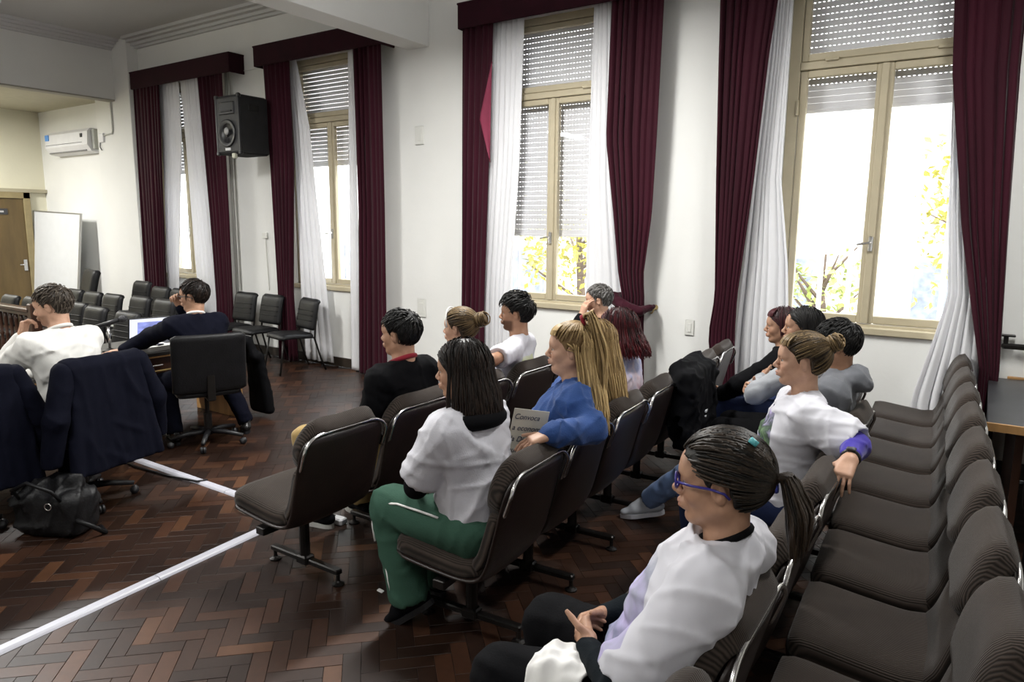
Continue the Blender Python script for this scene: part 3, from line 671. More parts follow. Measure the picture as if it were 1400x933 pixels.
def make_executive():
    r = empty('executive_chair', (-11.25, 5.0, 0), S_-.2, 'high-backed black leather executive chair before the whiteboard', 'chair')
    pad([(.27, .50), (.05, .48), (-.22, .47)], .26, .09, 12, 10, .07, .45, .03).build('seat', M_LEATHER, r, True)
    pad([(-.24, .52), (-.29, .75), (-.35, 1.0), (-.39, 1.08)], .29, .08, 16, 10, .06, .42, .04, .015).build('backrest', M_LEATHER, r, True)
    MB().tube([(0, 0, .08), (0, 0, .47)], .03, 10).build('pole', M_BLACKM, r)
    for s_ in (-1, 1): MB().tube([(-.2, s_*.29, .5), (-.15, s_*.31, .70), (.18, s_*.31, .70), (.2, s_*.28, .5)], .02, 8).build('armrest', M_BLACKP, r, True)
    for k in range(5):
        a = 2*PI*k/5; MB().tube([(0, 0, .10), (.3*math.cos(a), .3*math.sin(a), .06), (.3*math.cos(a), .3*math.sin(a), 0)], [.025, .018, .02], 8).build('base_arm', M_BLACKM, r, True)
make_executive()
def swivel(x, y, rz, label, top=.93, hw=.25):
    r = empty('swivel_chair', (x, y, 0), rz, label, 'chair')
    pad([(.24, .46), (.05, .45), (-.2, .45)], .24, .065, 12, 10, .06, .45, .02).build('seat', M_LEATHER, r, True)
    pad([(-.20, .47), (-.225, .62), (-.245, .78), (-.27, top)], hw, .05, 16, 10, .035, .42, .025, .012).build('backrest', M_LEATHER, r, True)
    MB().box(-.24, .02, -.03, .03, .405, .425, bev=.004).box(-.25, -.225, -.03, .03, .41, .62, bev=.004).build('back_bracket', M_BLACKM, r)
    MB().tube([(0, 0, .075), (0, 0, .26)], .032, 12).tube([(0, 0, .26), (0, 0, .42)], .018, 10).build('pole', M_BLACKM, r)
    for k in range(5):
        a = 2*PI*k/5+.3; ca, sa = math.cos(a), math.sin(a)
        p = MB().tube([(0.02*ca, .02*sa, .105), (.15*ca, .15*sa, .10), (.29*ca, .29*sa, .075)], [.026, .021, .016], 8).build('base_arm', M_BLACKP, r, True)
        MB().lathe([(.0, -.022), (.024, -.02), (.028, -.012), (.028, -.004), (.02, -.002), (.02, .002), (.028, .004), (.028, .012), (.024, .02), (0, .022)], 12, c=(.29*ca, .29*sa, .028), R=rotm(PI/2, 0, a)).build('caster', M_BLACKP, p, True)
    return r
swivel(-5.24, 3.31, PI-.40, 'black leather swivel chair under the man in navy suit', .945, .275)
swivel(-4.76, 2.10, PI+.20, 'black swivel chair under the man in white shirt with jacket over it', .95)
swivel(-4.88, 1.38, PI+.05, 'black swivel chair at the picture-left desk with navy jacket over it'.replace('picture-left ', 'long '), .93)

# desks --------------------------------------------------------------------------
def desk(x0, x1, y0, y1, label, end=True):
    r = empty('desk', ((x0+x1)/2, (y0+y1)/2, 0), 0, label, 'desk'); hx, hy = (x1-x0)/2, (y1-y0)/2
    MB().box(-hx, hx, -hy, hy, .715, .745, bev=.005).build('desk_top', mat('desk_black_top', (.025, .023, .022), .3, var=.2), r)
    MB().box(-hx+.01, hx-.01, -hy+.005, hy-.005, .70, .7155).build('edge_band', M_WOOD, r)
    for s_ in (-1, 1): MB().box(-hx+.04, hx-.05, s_*hy-(.03 if s_ > 0 else 0), s_*hy+(0 if s_ > 0 else .03), 0, .70, bev=.004).build('end_panel', M_WOOD, r)
    MB().box(-hx+.06, -hx+.08, -hy+.03, hy-.03, .15, .70).build('modesty_panel', M_DARKWOOD, r)
    dr = MB().box(-.1, hx-.06, -.42, .05, .56, .70, bev=.004).build('drawer', M_DARKWOOD, r)
    MB().box(hx-.06, hx-.055, -.40, .03, .575, .585).box(hx-.06, hx-.055, .02, .03, .575, .69).build('drawer_edging', mat('brass_wood', (.45, .32, .12), .4), dr)
    MB().tube([(hx-.055, -.24, .63), (hx-.035, -.24, .63), (hx-.035, -.14, .63), (hx-.055, -.14, .63)], .006, 6).build('handle', M_CHROME, dr)
desk(-6.42, -5.62, 2.72, 3.95, 'dark-topped wooden desk with open laptop before the man in navy suit')
desk(-6.05, -5.30, .75, 2.66, 'long dark-topped desk before the men in white shirts')
# things on the desks
def laptop(x, y, z, rz, label, scr, op=1.0):
    r = empty('laptop', (x, y, z), rz, label, 'laptop')
    MB().box(-.12, .12, -.17, .17, 0, .016, bev=.004).build('base', M_BLACKP, r)
    MB().box(-.10, .0, -.15, .15, .016, .018).build('keyboard', mat('keys', (.04, .04, .045), .6), r)
    R_ = rotm(0, -.30, 0)
    li = MB().box(.118, .126, -.17, .17, .016, .236, R=R_, c=(.12, 0, .016), bev=.003).build('lid', M_BLACKP, r)
    MB().box(.1165, .118, -.158, .158, .03, .226, R=R_, c=(.12, 0, .016)).build('screen', scr, li)
    return r
def screen_mat(name, a, b):
    m, N, L, P = new_mat(name); tc = N.new('ShaderNodeTexCoord'); sp = N.new('ShaderNodeSeparateXYZ'); L.new(tc.outputs['Generated'], sp.inputs[0])
    def rng(o, lo, hi):
        g1 = N.new('ShaderNodeMath'); g1.operation = 'GREATER_THAN'; g1.inputs[1].default_value = lo; L.new(sp.outputs[o], g1.inputs[0])
        g2 = N.new('ShaderNodeMath'); g2.operation = 'LESS_THAN'; g2.inputs[1].default_value = hi; L.new(sp.outputs[o], g2.inputs[0])
        mu = N.new('ShaderNodeMath'); mu.operation = 'MULTIPLY'; L.new(g1.outputs[0], mu.inputs[0]); L.new(g2.outputs[0], mu.inputs[1]); return mu
    q = N.new('ShaderNodeMath'); q.operation = 'MULTIPLY'; L.new(rng(1, .17, .80).outputs[0], q.inputs[0]); L.new(rng(2, .18, .84).outputs[0], q.inputs[1])
    nz = N.new('ShaderNodeTexNoise'); nz.inputs['Scale'].default_value = 3.5; L.new(tc.outputs['Generated'], nz.inputs[0])
    cr = N.new('ShaderNodeValToRGB'); cr.color_ramp.elements[0].position = .35; cr.color_ramp.elements[0].color = (*b, 1); cr.color_ramp.elements[1].position = .7; cr.color_ramp.elements[1].color = (*[min(1, x*1.9) for x in b], 1); L.new(nz.outputs[0], cr.inputs[0])
    mx = N.new('ShaderNodeMix'); mx.data_type = 'RGBA'; mx.inputs[6].default_value = (*a, 1); L.new(q.outputs[0], mx.inputs[0]); L.new(cr.outputs[0], mx.inputs[7])
    P.inputs['Base Color'].default_value = (.02, .02, .02, 1); L.new(mx.outputs[2], P.inputs['Emission Color']); P.inputs['Emission Strength'].default_value = .85; P.inputs['Roughness'].default_value = .2
    return m
laptop(-6.08, 3.36, .746, PI-.25, 'open black laptop with blue picture on screen before the man in navy suit', screen_mat('screen_blue', (.80, .82, .92), (.19, .22, .50)))
laptop(-5.72, 1.93, .746, PI+.1, 'open laptop with pale screen beside the man in white shirt', screen_mat('screen_pale', (.75, .80, .9), (.45, .6, .75)))
mic = empty('microphone', (-5.96, 2.93, .746), .6, 'black gooseneck desk microphone on the dark desk', 'microphone')
MB().lathe([(.06, 0), (.06, .012), (.03, .022), (.012, .03)], 20).build('base', M_BLACKM, mic, True)
MB().tube([(0, 0, .02), (0, 0, .22)], .010, 10).build('stand', M_CHROME, mic, True)
MB().box(-.02, .02, -.015, .015, .21, .25, bev=.006).tube([(-.10, 0, .205), (.10, 0, .265)], [.016, .021], 12).build('handle', M_BLACKP, mic, True)
MB().lathe([(.012, -.005), (.026, .005), (.031, .025), (.028, .045), (.014, .058), (.002, .06)], 16, c=(.10, 0, .265), R=rotm(0, PI/2-.29, 0)).build('mic_head', mat('mic_mesh', (.05, .05, .055), .5, metal=.6, bump=.5, bscale=300), mic, True)
M_PAPER = mat('paper_white', (.80, .79, .77), .8, var=.04)
for k, (x, y, rz, n) in enumerate(((-5.78, 3.17, .08, 7), (-5.80, 3.50, -.06, 3), (-5.82, 3.79, .04, 2))):
    pp = empty('paper_stack', (x, y, .746), rz, ['thick stack of white papers beside the microphone', 'white papers under the sleeve of the man in navy suit', 'white papers at the end of the laptop desk'][k], 'papers')
    for i in range(n): MB().box(-.105, .105, -.148, .148, i*.0055, i*.0055+.005, R=rotm(0, 0, random.uniform(-.06, .06)), c=(0, 0, 0)).build('sheet', M_PAPER, pp)
ph = MB().box(-.075, .075, -.036, .036, 0, .009, bev=.004).build('phone', M_BLACKP, None, False, (-5.78, 3.20, .746+.039), .4); tag(ph, 'black smartphone lying on the stack of white papers', 'phone')

# balustrade ---------------------------------------------------------------------
bl = empty('balustrade', (-9.2, 3.3, 0), 0, 'dark turned-wood balustrade behind the head of the man in white shirt', 'balustrade')
MB().box(-1.6, 1.0, -.05, .05, .86, .91, bev=.012).box(-1.6, 1.0, -.035, .035, .83, .86).build('handrail', M_DARKWOOD, bl)
MB().box(-1.6, 1.0, -.04, .04, .1, .16, bev=.006).build('bottom_rail', M_DARKWOOD, bl)
bal = MB().lathe([(.022, .16), (.022, .22), (.014, .24), (.03, .32), (.034, .38), (.018, .52), (.014, .56), (.024, .58), (.014, .60), (.018, .70), (.022, .76), (.022, .83)], 12).data('baluster', M_DARKWOOD, True)
for k in range(20): obj('baluster', bal, bl, (-1.52+k*.13, 0, 0))
for x in (-1.6, 1.0): MB().box(x-.05, x+.05, -.05, .05, 0, .96, bev=.01).build('newel_post', M_DARKWOOD, bl)

# whiteboard, air conditioner, hall door ------------------------------------------
wb = empty('whiteboard', (-13.62, 5.78, .18), 0, 'large blank whiteboard leaning against the hall wall', 'whiteboard')
R_ = rotm(-.10, .035, 0)
MB().box(-.85, .85, -.01, .01, 0, 1.78, R=R_, c=(0, 0, 0)).build('board', mat('whiteboard_white', (.70, .72, .74), .35, var=.02), wb)
fm = MB()
for a in ((-.87, -.85, 0, 1.78), (.85, .87, 0, 1.78), (-.87, .87, -.02, .0), (-.87, .87, 1.78, 1.80)): fm.box(a[0], a[1], -.016, .016, a[2], a[3], R=R_, c=(0, 0, 0))
fm.build('board_frame', mat('alu', (.5, .5, .5), .35, metal=.8), wb)
for x in (-.7, .7): MB().box(x-.03, x+.03, -.2, .25, -.18, -.13, bev=.006).box(x-.02, x+.02, -.02, .02, -.14, .02).build('foot', M_CHROME, wb)
ac = empty('air_conditioner', (-12.98, D-.004, 2.92), 0, 'white wall-mounted air conditioner above the side hall', 'air conditioner')
def ac_body(): 
    prof = [(-.0, .38), (-.17, .38), (-.22, .33), (-.235, .12), (-.17, .02), (-.02, .0), (0, 0)]
    v = []; f = []
    for x in (-.72, .72): v += [(x, y, z) for y, z in prof]
    n = len(prof)
    for i in range(n): j = (i+1) % n; f.append((i, j, n+j, n+i))
    f += [tuple(range(n-1, -1, -1)), tuple(range(n, 2*n))]
    return MB().add(v, f)
ac_body().build('body', M_WHITEP, ac)
MB().box(-.68, .55, -.24, -.225, .16, .165).build('panel_gap', M_BLACKP, ac)
MB().box(-.66, .60, -.218, -.17, .03, .045, R=rotm(.6), c=(0, -.2, .06)).build('louvre', mat('louvre_grey', (.25, .25, .25), .5), ac)
MB().box(-.70, -.58, -.238, -.225, .24, .335).build('energy_sticker', mat('sticker_blue', (.12, .33, .75), .5), ac)
MB().box(.50, .56, -.236, -.222, .24, .30).build('display', M_BLACKP, ac)
MB().box(.72, .80, -.16, -.02, .05, .36, bev=.01).build('side_cap', mat('ac_side', (.45, .46, .42), .5), ac)
cd = empty('cable_conduit', (-11.55, 6.0, 3.05), 0, 'thin white cable conduit looped on the pilaster beside the air conditioner', 'conduit')
MB().box(-.42, -.28, -.02, .01, .0, .14, bev=.006).build('junction_box', M_WHITEP, cd)
MB().tube([(-.3, -.005, .10), (-.02, -.005, .12), (0, -.005, .16), (0, -.005, .60)], .012, 6).build('pipe', mat('pipe_grey', (.5, .5, .47), .5), cd)
MB().tube([(-.40, -.005, .02), (-.41, -.01, -.07), (-.36, -.01, -.12)], .008, 6).build('cable', M_BLACKP, cd)
d1 = empty('door_1', (-14.4, 5.42, 0), 0, kind='structure')
M_DOOR = mat('door_brown', (.13, .085, .030), .45, var=.25, scale=6, stretch=(1, 1, .2))
MB().box(0, .045, -.46, .36, .01, 2.2, bev=.005).build('door_leaf', M_DOOR, d1)
MB().box(0, .07, .36, .47, 0, 2.31, bev=.006).box(0, .07, -.57, -.46, 0, 2.31, bev=.006).box(0, .07, -.57, .47, 2.2, 2.31, bev=.006).build('door_frame', mat('door_frame_tan', (.30, .24, .12), .5, var=.1), d1)
MB().box(.045, .06, .27, .33, .93, 1.13, bev=.004).tube([(.06, .30, 1.04), (.10, .30, 1.04), (.10, .19, 1.04)], .010, 8).build('door_handle', M_CHROME, d1)
sg = MB().box(.045, .055, -.25, .10, 1.92, 2.02).build('door_sign', mat('sign_dark', (.045, .045, .05), .4), d1)
MB().box(.0552, .0562, -.19, .04, 1.955, 1.985).build('lettering', mat('sign_letter', (.5, .5, .5), .5), sg)
struct('trim_hall', MB().box(-14.4, -14.33, Y0, D, 2.31, 2.37), mat('hall_trim', (.42, .38, .27), .6))

# loudspeaker ---------------------------------------------------------------------
sp = empty('loudspeaker', (-7.93, 5.52, 2.64), 0, 'black loudspeaker box mounted high on the wall between two windows', 'loudspeaker')
M_SPK = mat('speaker_carpet', (.012, .012, .013), .85, var=.3, bump=.3, bscale=200)
MB().box(-.235, .235, 0, .42, 0, .70, bev=.02).build('cabinet', M_SPK, sp)
MB().box(-.205, .205, -.008, .004, .03, .67, bev=.004).build('baffle', mat('speaker_grille', (.03, .03, .032), .5, bump=.6, bscale=220), sp)
for x in (-.22, .22): MB().box(x-.016, x+.016, -.012, .02, .0, .70, bev=.006).build('edge_trim', M_BLACKP, sp)
for x in (-.22, .22):
    for z in (.015, .685): MB().box(x-.026, x+.026, -.016, .03, z-.026, z+.026, bev=.01).build('corner_cap', M_BLACKP, sp)
MB().lathe([(.165, 0), (.165, .012), (.15, .016), (.10, -.01), (.05, -.02), (.048, .0), (.03, .012), (.004, .016)], 28, c=(0, -.012, .25), R=rotm(PI/2)).build('woofer', M_BLACKP, sp, True)
MB().lathe([(.045, 0), (.045, .006), (.02, .010)], 18, c=(.01, -.03, .27), R=rotm(PI/2)).build('dust_cap', mat('cap_grey', (.28, .28, .28), .4), sp, True)
MB().box(-.15, .15, -.02, .0, .47, .62, bev=.02).box(-.11, .11, -.03, -.01, .50, .52, bev=.006).build('horn', M_BLACKP, sp)
MB().box(-.05, .05, -.018, -.005, .045, .075).build('name_plate', mat('plate_white', (.6, .6, .6), .5), sp)
MB().box(.225, .24, .13, .29, .52, .60, bev=.01).build('side_handle', mat('handle_dark', (.005, .005, .005), .6), sp)
MB().box(.0, .06, .42, .655, .3, .40, bev=.006).box(-.1, .16, .64, .66, .2, .5, bev=.004).build('wall_bracket', M_BLACKM, sp)
MB().box(.06, .12, -.012, .03, -.05, .01, bev=.006).build('mount_foot', mat('foot_cream', (.5, .5, .4), .5), sp)

# wall fittings -------------------------------------------------------------------
def plate(x, z, w_, h_, label, inner=True):
    r = empty('wall_plate', (x, D, z), 0, label, 'wall plate')
    MB().box(-w_/2, w_/2, -.010, -.001, -h_/2, h_/2, bev=.004).build('cover', mat('plate_cover', (.70, .70, .66), .5), r)
    if inner: MB().box(-w_*.22, w_*.22, -.014, -.009, -h_*.3, h_*.3, bev=.003).build('insert', MATS['plate_cover'], r)
plate(-5.41, 2.78, .13, .20, 'square white cover plate high on the wall beside the beam')
plate(-5.41, .85, .13, .21, 'white switch plate low on the wall behind the front row')
plate(-2.215, .90, .085, .14, 'small white light switch beside the tied-back curtain')
plate(-11.5+.02, 1.02, .09, .12, 'small white socket plate low on the wall by the pilaster') if False else None
pipe = empty('conduit_pipe', (-8.80, 6.13, 0), 0, 'pair of white vertical pipes beside the loudspeaker curtain', 'pipe')
for x in (0, .05): MB().tube([(x, 0, .3), (x, 0, 3.86)], .016, 8).build('pipe', mat('pipe_white', (.72, .72, .68), .5), pipe, True)
wr = MB().tube([(-8.72, D-.012, 3.80), (-8.3, D-.012, 3.79), (-8.0, D-.012, 3.80)], .006, 6).build('wall_cable', MATS['pipe_white'], None, True); tag(wr, 'thin white cable running along the wall above the loudspeaker', 'cable')
wc = MB().tube([(-8.17, D-.012, 1.62), (-8.16, D-.012, 1.3), (-8.14, D-.012, .9)], .008, 6).box(-8.22, -8.12, D-.03, D-.002, 1.60, 1.68, bev=.006).build('wall_socket', MATS['pipe_white'], None); tag(wc, 'small white socket box with cable dropping down the wall', 'socket')

# floor trunking, cable, power strip ------------------------------------------------
M_TRUNK = mat('trunking_white', (.50, .50, .56), .35, var=.06, scale=3)
def trunk(p, q, label, w_=.055):
    p, q = A3((*p, 0)), A3((*q, 0)); L_ = np.linalg.norm(q-p); a = math.atan2(q[1]-p[1], q[0]-p[0])
    r = empty('cable_trunking', tuple(p), a, label, 'cable trunking'); n = 3
    for k in range(n):
        x0, x1 = L_*k/n+.002, L_*(k+1)/n-.002
        v = []; f = []; prof = [(-w_/2-.008, .001), (-w_/2, .010), (-w_/2+.008, .016), (w_/2-.008, .016), (w_/2, .010), (w_/2+.008, .001)]
        for x in (x0, x1): v += [(x, y, z) for y, z in prof]
        m_ = len(prof); f = [(i, i+1, m_+i+1, m_+i) for i in range(m_-1)]+[tuple(range(m_)), tuple(range(2*m_-1, m_-1, -1)), (0, m_, 2*m_-1, m_-1)]
        MB().add(v, [tuple(reversed(x)) for x in f]).build('trunking_length', M_TRUNK, r)
    return r
trunk((-5.6, 2.735), (-3.42, 2.735), 'white floor trunking running from the desks to the front chairs')
trunk((-3.46, 2.70), (-3.24, .0), 'white floor trunking crossing the parquet along the aisle')
cb = MB(); cps = []
for k in range(40):
    t = k/39; a = -PI*.15+t*PI*1.75; cps.append((-3.62+.17*math.cos(a)-.10*t, 2.60+.07*math.sin(a)+.03*t, .012+.05*math.sin(PI*t)**2*.4))
cps += [(-3.55, 2.66, .03), (-3.42, 2.71, .025), (-3.3, 2.76, .014)]
o = cb.tube(cps, .006, 6).build('loose_cable', mat('cable_cream', (.66, .63, .55), .5), None, True); tag(o, 'cream cable looped on the floor where the trunkings meet', 'cable')
o = MB().tube([(-5.5, 2.66, .012), (-5.1, 2.63, .012), (-4.75, 2.66, .012), (-4.45, 2.70, .02), (-4.42, 2.76, .02)], .008, 6).build('black_cable', M_BLACKP, None, True); tag(o, 'black cable lying along the white floor trunking', 'cable')
ps = empty('power_strip', (-3.22, 2.80, 0), .1, 'white power strip under the empty end chair', 'power strip')
MB().box(-.12, .12, -.03, .03, 0, .04, bev=.008).build('body', M_WHITEP, ps)
for x in (-.08, -.025, .03): MB().lathe([(.016, 0), (.016, .003), (.012, .004)], 10, c=(x, 0, .04)).build('outlet', M_BLACKP, ps)

# right-hand desk, bracket, dark chair ----------------------------------------------
r = empty('side_desk', (0, 0, 0), 0, 'dark-topped desk standing against the window wall behind the empty row', 'desk')
MB().box(.06, 1.6, 4.62, 6.12, .715, .745, bev=.005).build('desk_top', mat('desk_grey_top', (.035, .036, .04), .35, var=.15), r)
MB().box(.055, 1.6, 4.60, 4.62, .705, .75).build('edge_band', M_WOOD, r); MB().box(.17, 1.6, 6.12, 6.15, .705, .76, bev=.004).build('edge_band', M_WOOD, r)
MB().box(.20, .24, 4.66, 6.10, 0, .715).build('end_panel', M_DARKWOOD, r); MB().box(1.5, 1.54, 4.66, 6.10, 0, .715).build('end_panel', M_DARKWOOD, r)
br = empty('wall_bracket', (.0, D, 0), 0, 'black metal bracket arm on the white wall above the dark desk', 'bracket')
MB().box(.11, .62, -.09, -.05, .96, 1.00, bev=.012).build('arm', M_BLACKM, br)
MB().box(.12, .15, -.085, -.055, 1.0, 1.055).box(.085, .19, -.11, -.03, 1.05, 1.062, bev=.004).build('end_stop', M_BLACKM, br)
MB().box(.42, .56, -.05, -.001, .90, 1.06, bev=.006).build('mounting_plate', M_BLACKM, br)
e = empty('visitor_chair', (.50, 4.20, 0), PI/2-.12, 'dark brown vinyl chair drawn up to the dark desk behind the empty row', 'chair')
M_EV = mat('dark_vinyl', (.03, .018, .014), .28, var=.2, coat=.3)
pad([(.25, .45), (.05, .44), (-.2, .44)], .24, .07, 12, 10, .06, .45, .02).build('seat', M_EV, e, True)
pad([(-.20, .47), (-.23, .62), (-.26, .78), (-.29, .88), (-.33, .89)], .25, .06, 16, 12, .05, .42, .04, .012).build('backrest', M_EV, e, True)
for sx, sy_ in ((.2, .2), (.2, -.2), (-.2, .2), (-.2, -.2)): MB().tube([(sx, sy_, .44), (sx*1.15, sy_*1.08, 0)], .014, 8).build('leg', M_BLACKM, e)

# ------------------------------------------------------------------ people
def skin_mat(name, col):
    m, N, L, P = new_mat(name); P.inputs['Roughness'].default_value = .48; P.inputs['Specular IOR Level'].default_value = .4
    P.inputs['Subsurface Weight'].default_value = .0
    at = N.new('ShaderNodeVertexColor'); at.layer_name = 'Col'; tc = N.new('ShaderNodeTexCoord'); nz = N.new('ShaderNodeTexNoise'); nz.inputs['Scale'].default_value = 28; nz.inputs['Detail'].default_value = 4; L.new(tc.outputs['Object'], nz.inputs[0])
    rp = N.new('ShaderNodeValToRGB'); c = np.array(col); rp.color_ramp.elements[0].position = .3; rp.color_ramp.elements[1].position = .7
    rp.color_ramp.elements[0].color = (*(c*np.array((.90, .86, .84))), 1); rp.color_ramp.elements[1].color = (*np.clip(c*np.array((1.08, 1.08, 1.07)), 0, 1), 1); L.new(nz.outputs[0], rp.inputs[0])
    mx = N.new('ShaderNodeMix'); mx.data_type = 'RGBA'; mx.blend_type = 'MULTIPLY'; mx.inputs[0].default_value = 1.0; L.new(rp.outputs[0], mx.inputs[6]); L.new(at.outputs[0], mx.inputs[7]); L.new(mx.outputs[2], P.inputs['Base Color']); return m
def hair_mat(name, dark, light, rough=.46):
    if name in MATS: return MATS[name]
    m, N, L, P = new_mat(name); P.inputs['Roughness'].default_value = rough; P.inputs['Specular IOR Level'].default_value = .28
    at = N.new('ShaderNodeAttribute'); at.attribute_name = 'tone'; rp = N.new('ShaderNodeValToRGB')
    rp.color_ramp.elements[0].color = (*dark, 1); rp.color_ramp.elements[1].color = (*light, 1); rp.color_ramp.elements[0].position = .1; rp.color_ramp.elements[1].position = .95
    L.new(at.outputs['Fac'], rp.inputs[0]); L.new(rp.outputs[0], P.inputs['Base Color'])
    tc = N.new('ShaderNodeTexCoord'); nz = N.new('ShaderNodeTexNoise'); nz.inputs['Scale'].default_value = 160; L.new(tc.outputs['Object'], nz.inputs[0])
    b = N.new('ShaderNodeBump'); b.inputs['Strength'].default_value = .35; b.inputs['Distance'].default_value = .004; L.new(nz.outputs[0], b.inputs['Height']); L.new(b.outputs[0], P.inputs['Normal'])
    MATS[name] = m; return m
def cloth(name, col, rough=.85, var=.06, bump=.15, sheen=.15): return mat(name, col, rough, var=var, scale=9, bump=bump, bscale=180, spec=.22 if max(col) > .03 else .10, sheen=sheen if max(col) > .12 else 0.)
SK = {k: skin_mat('skin_'+k, c) for k, c in dict(fair=(.52, .31, .215), mid=(.43, .245, .16), tan=(.36, .195, .12)).items()}
M_EYEW = mat('eye_white', (.42, .39, .37), .35); M_IRIS = mat('eye_iris', (.03, .016, .010), .2)
HC = A3((-.014, 0, .028)); HR = A3((.106, .083, .097))          # hair-bearing ellipsoid of the head
def hairline(x): return np.interp(x, [-.13, -.045, -.037, -.030, .006, .013, .022, .034, .055, .075, .10], [-.085, -.078, -.045, .020, .028, -.004, .006, .030, .050, .068, .085])

def rotz(a): c, s_ = math.cos(a), math.sin(a); return np.array(((c, -s_, 0), (s_, c, 0), (0, 0, 1)))
def strands(P, r, tone, close=True):
    """P: (S, n, 3) polylines, r: (n,) or (S, n) radius -> four-sided tapered tubes"""
    S, n, _ = P.shape; T = np.gradient(P, axis=1); T /= np.maximum(np.linalg.norm(T, axis=2), 1e-9)[..., None]
    ref = np.where(np.abs(T[..., 2:3]) > .8, np.array((1., .2, 0)), np.array((0, .15, 1.)))
    U = np.cross(T, ref); U /= np.maximum(np.linalg.norm(U, axis=2), 1e-9)[..., None]; W = np.cross(T, U)
    R_ = np.broadcast_to(r, (S, n))[..., None]
    ring = np.stack([P+U*R_, P+W*R_*.7, P-U*R_, P-W*R_*.7], 2).reshape(-1, 3)
    base = (np.arange(S)[:, None, None]*n+np.arange(n-1)[None, :, None])*4; k = np.arange(4)[None, None, :]; k2 = (k+1) % 4
    Q = np.stack([base+k, base+k2, base+4+k2, base+4+k], 3).reshape(-1, 4)
    tn = np.repeat(np.broadcast_to(tone, (S, n)).reshape(-1), 4)
    return ring, Q, tn
class Hair:
    def __init__(s): s.v = []; s.q = []; s.t = []; s.n = 0
    def add(s, v, q, t): s.v.append(v); s.q.append(q+s.n); s.t.append(np.broadcast_to(t, (len(v),))); s.n += len(v)
    def build(s, m, parent, name='hair'):
        me = mesh_np(name, np.concatenate(s.v), np.concatenate(s.q), m); a = me.attributes.new('tone', 'FLOAT', 'POINT')
        t = np.concatenate(s.t).astype(np.float32); a.data.foreach_set('value', t[:len(me.vertices)] if len(t) >= len(me.vertices) else np.resize(t, len(me.vertices)))
        return obj(name, me, parent)
def dirs(n, rng):
    d = rng.normal(size=(n*4, 3)); d /= np.linalg.norm(d, axis=1)[:, None]; p = HC+d*HR
    ok = p[:, 2] > hairline(p[:, 0])-.004; return d[ok][:n]
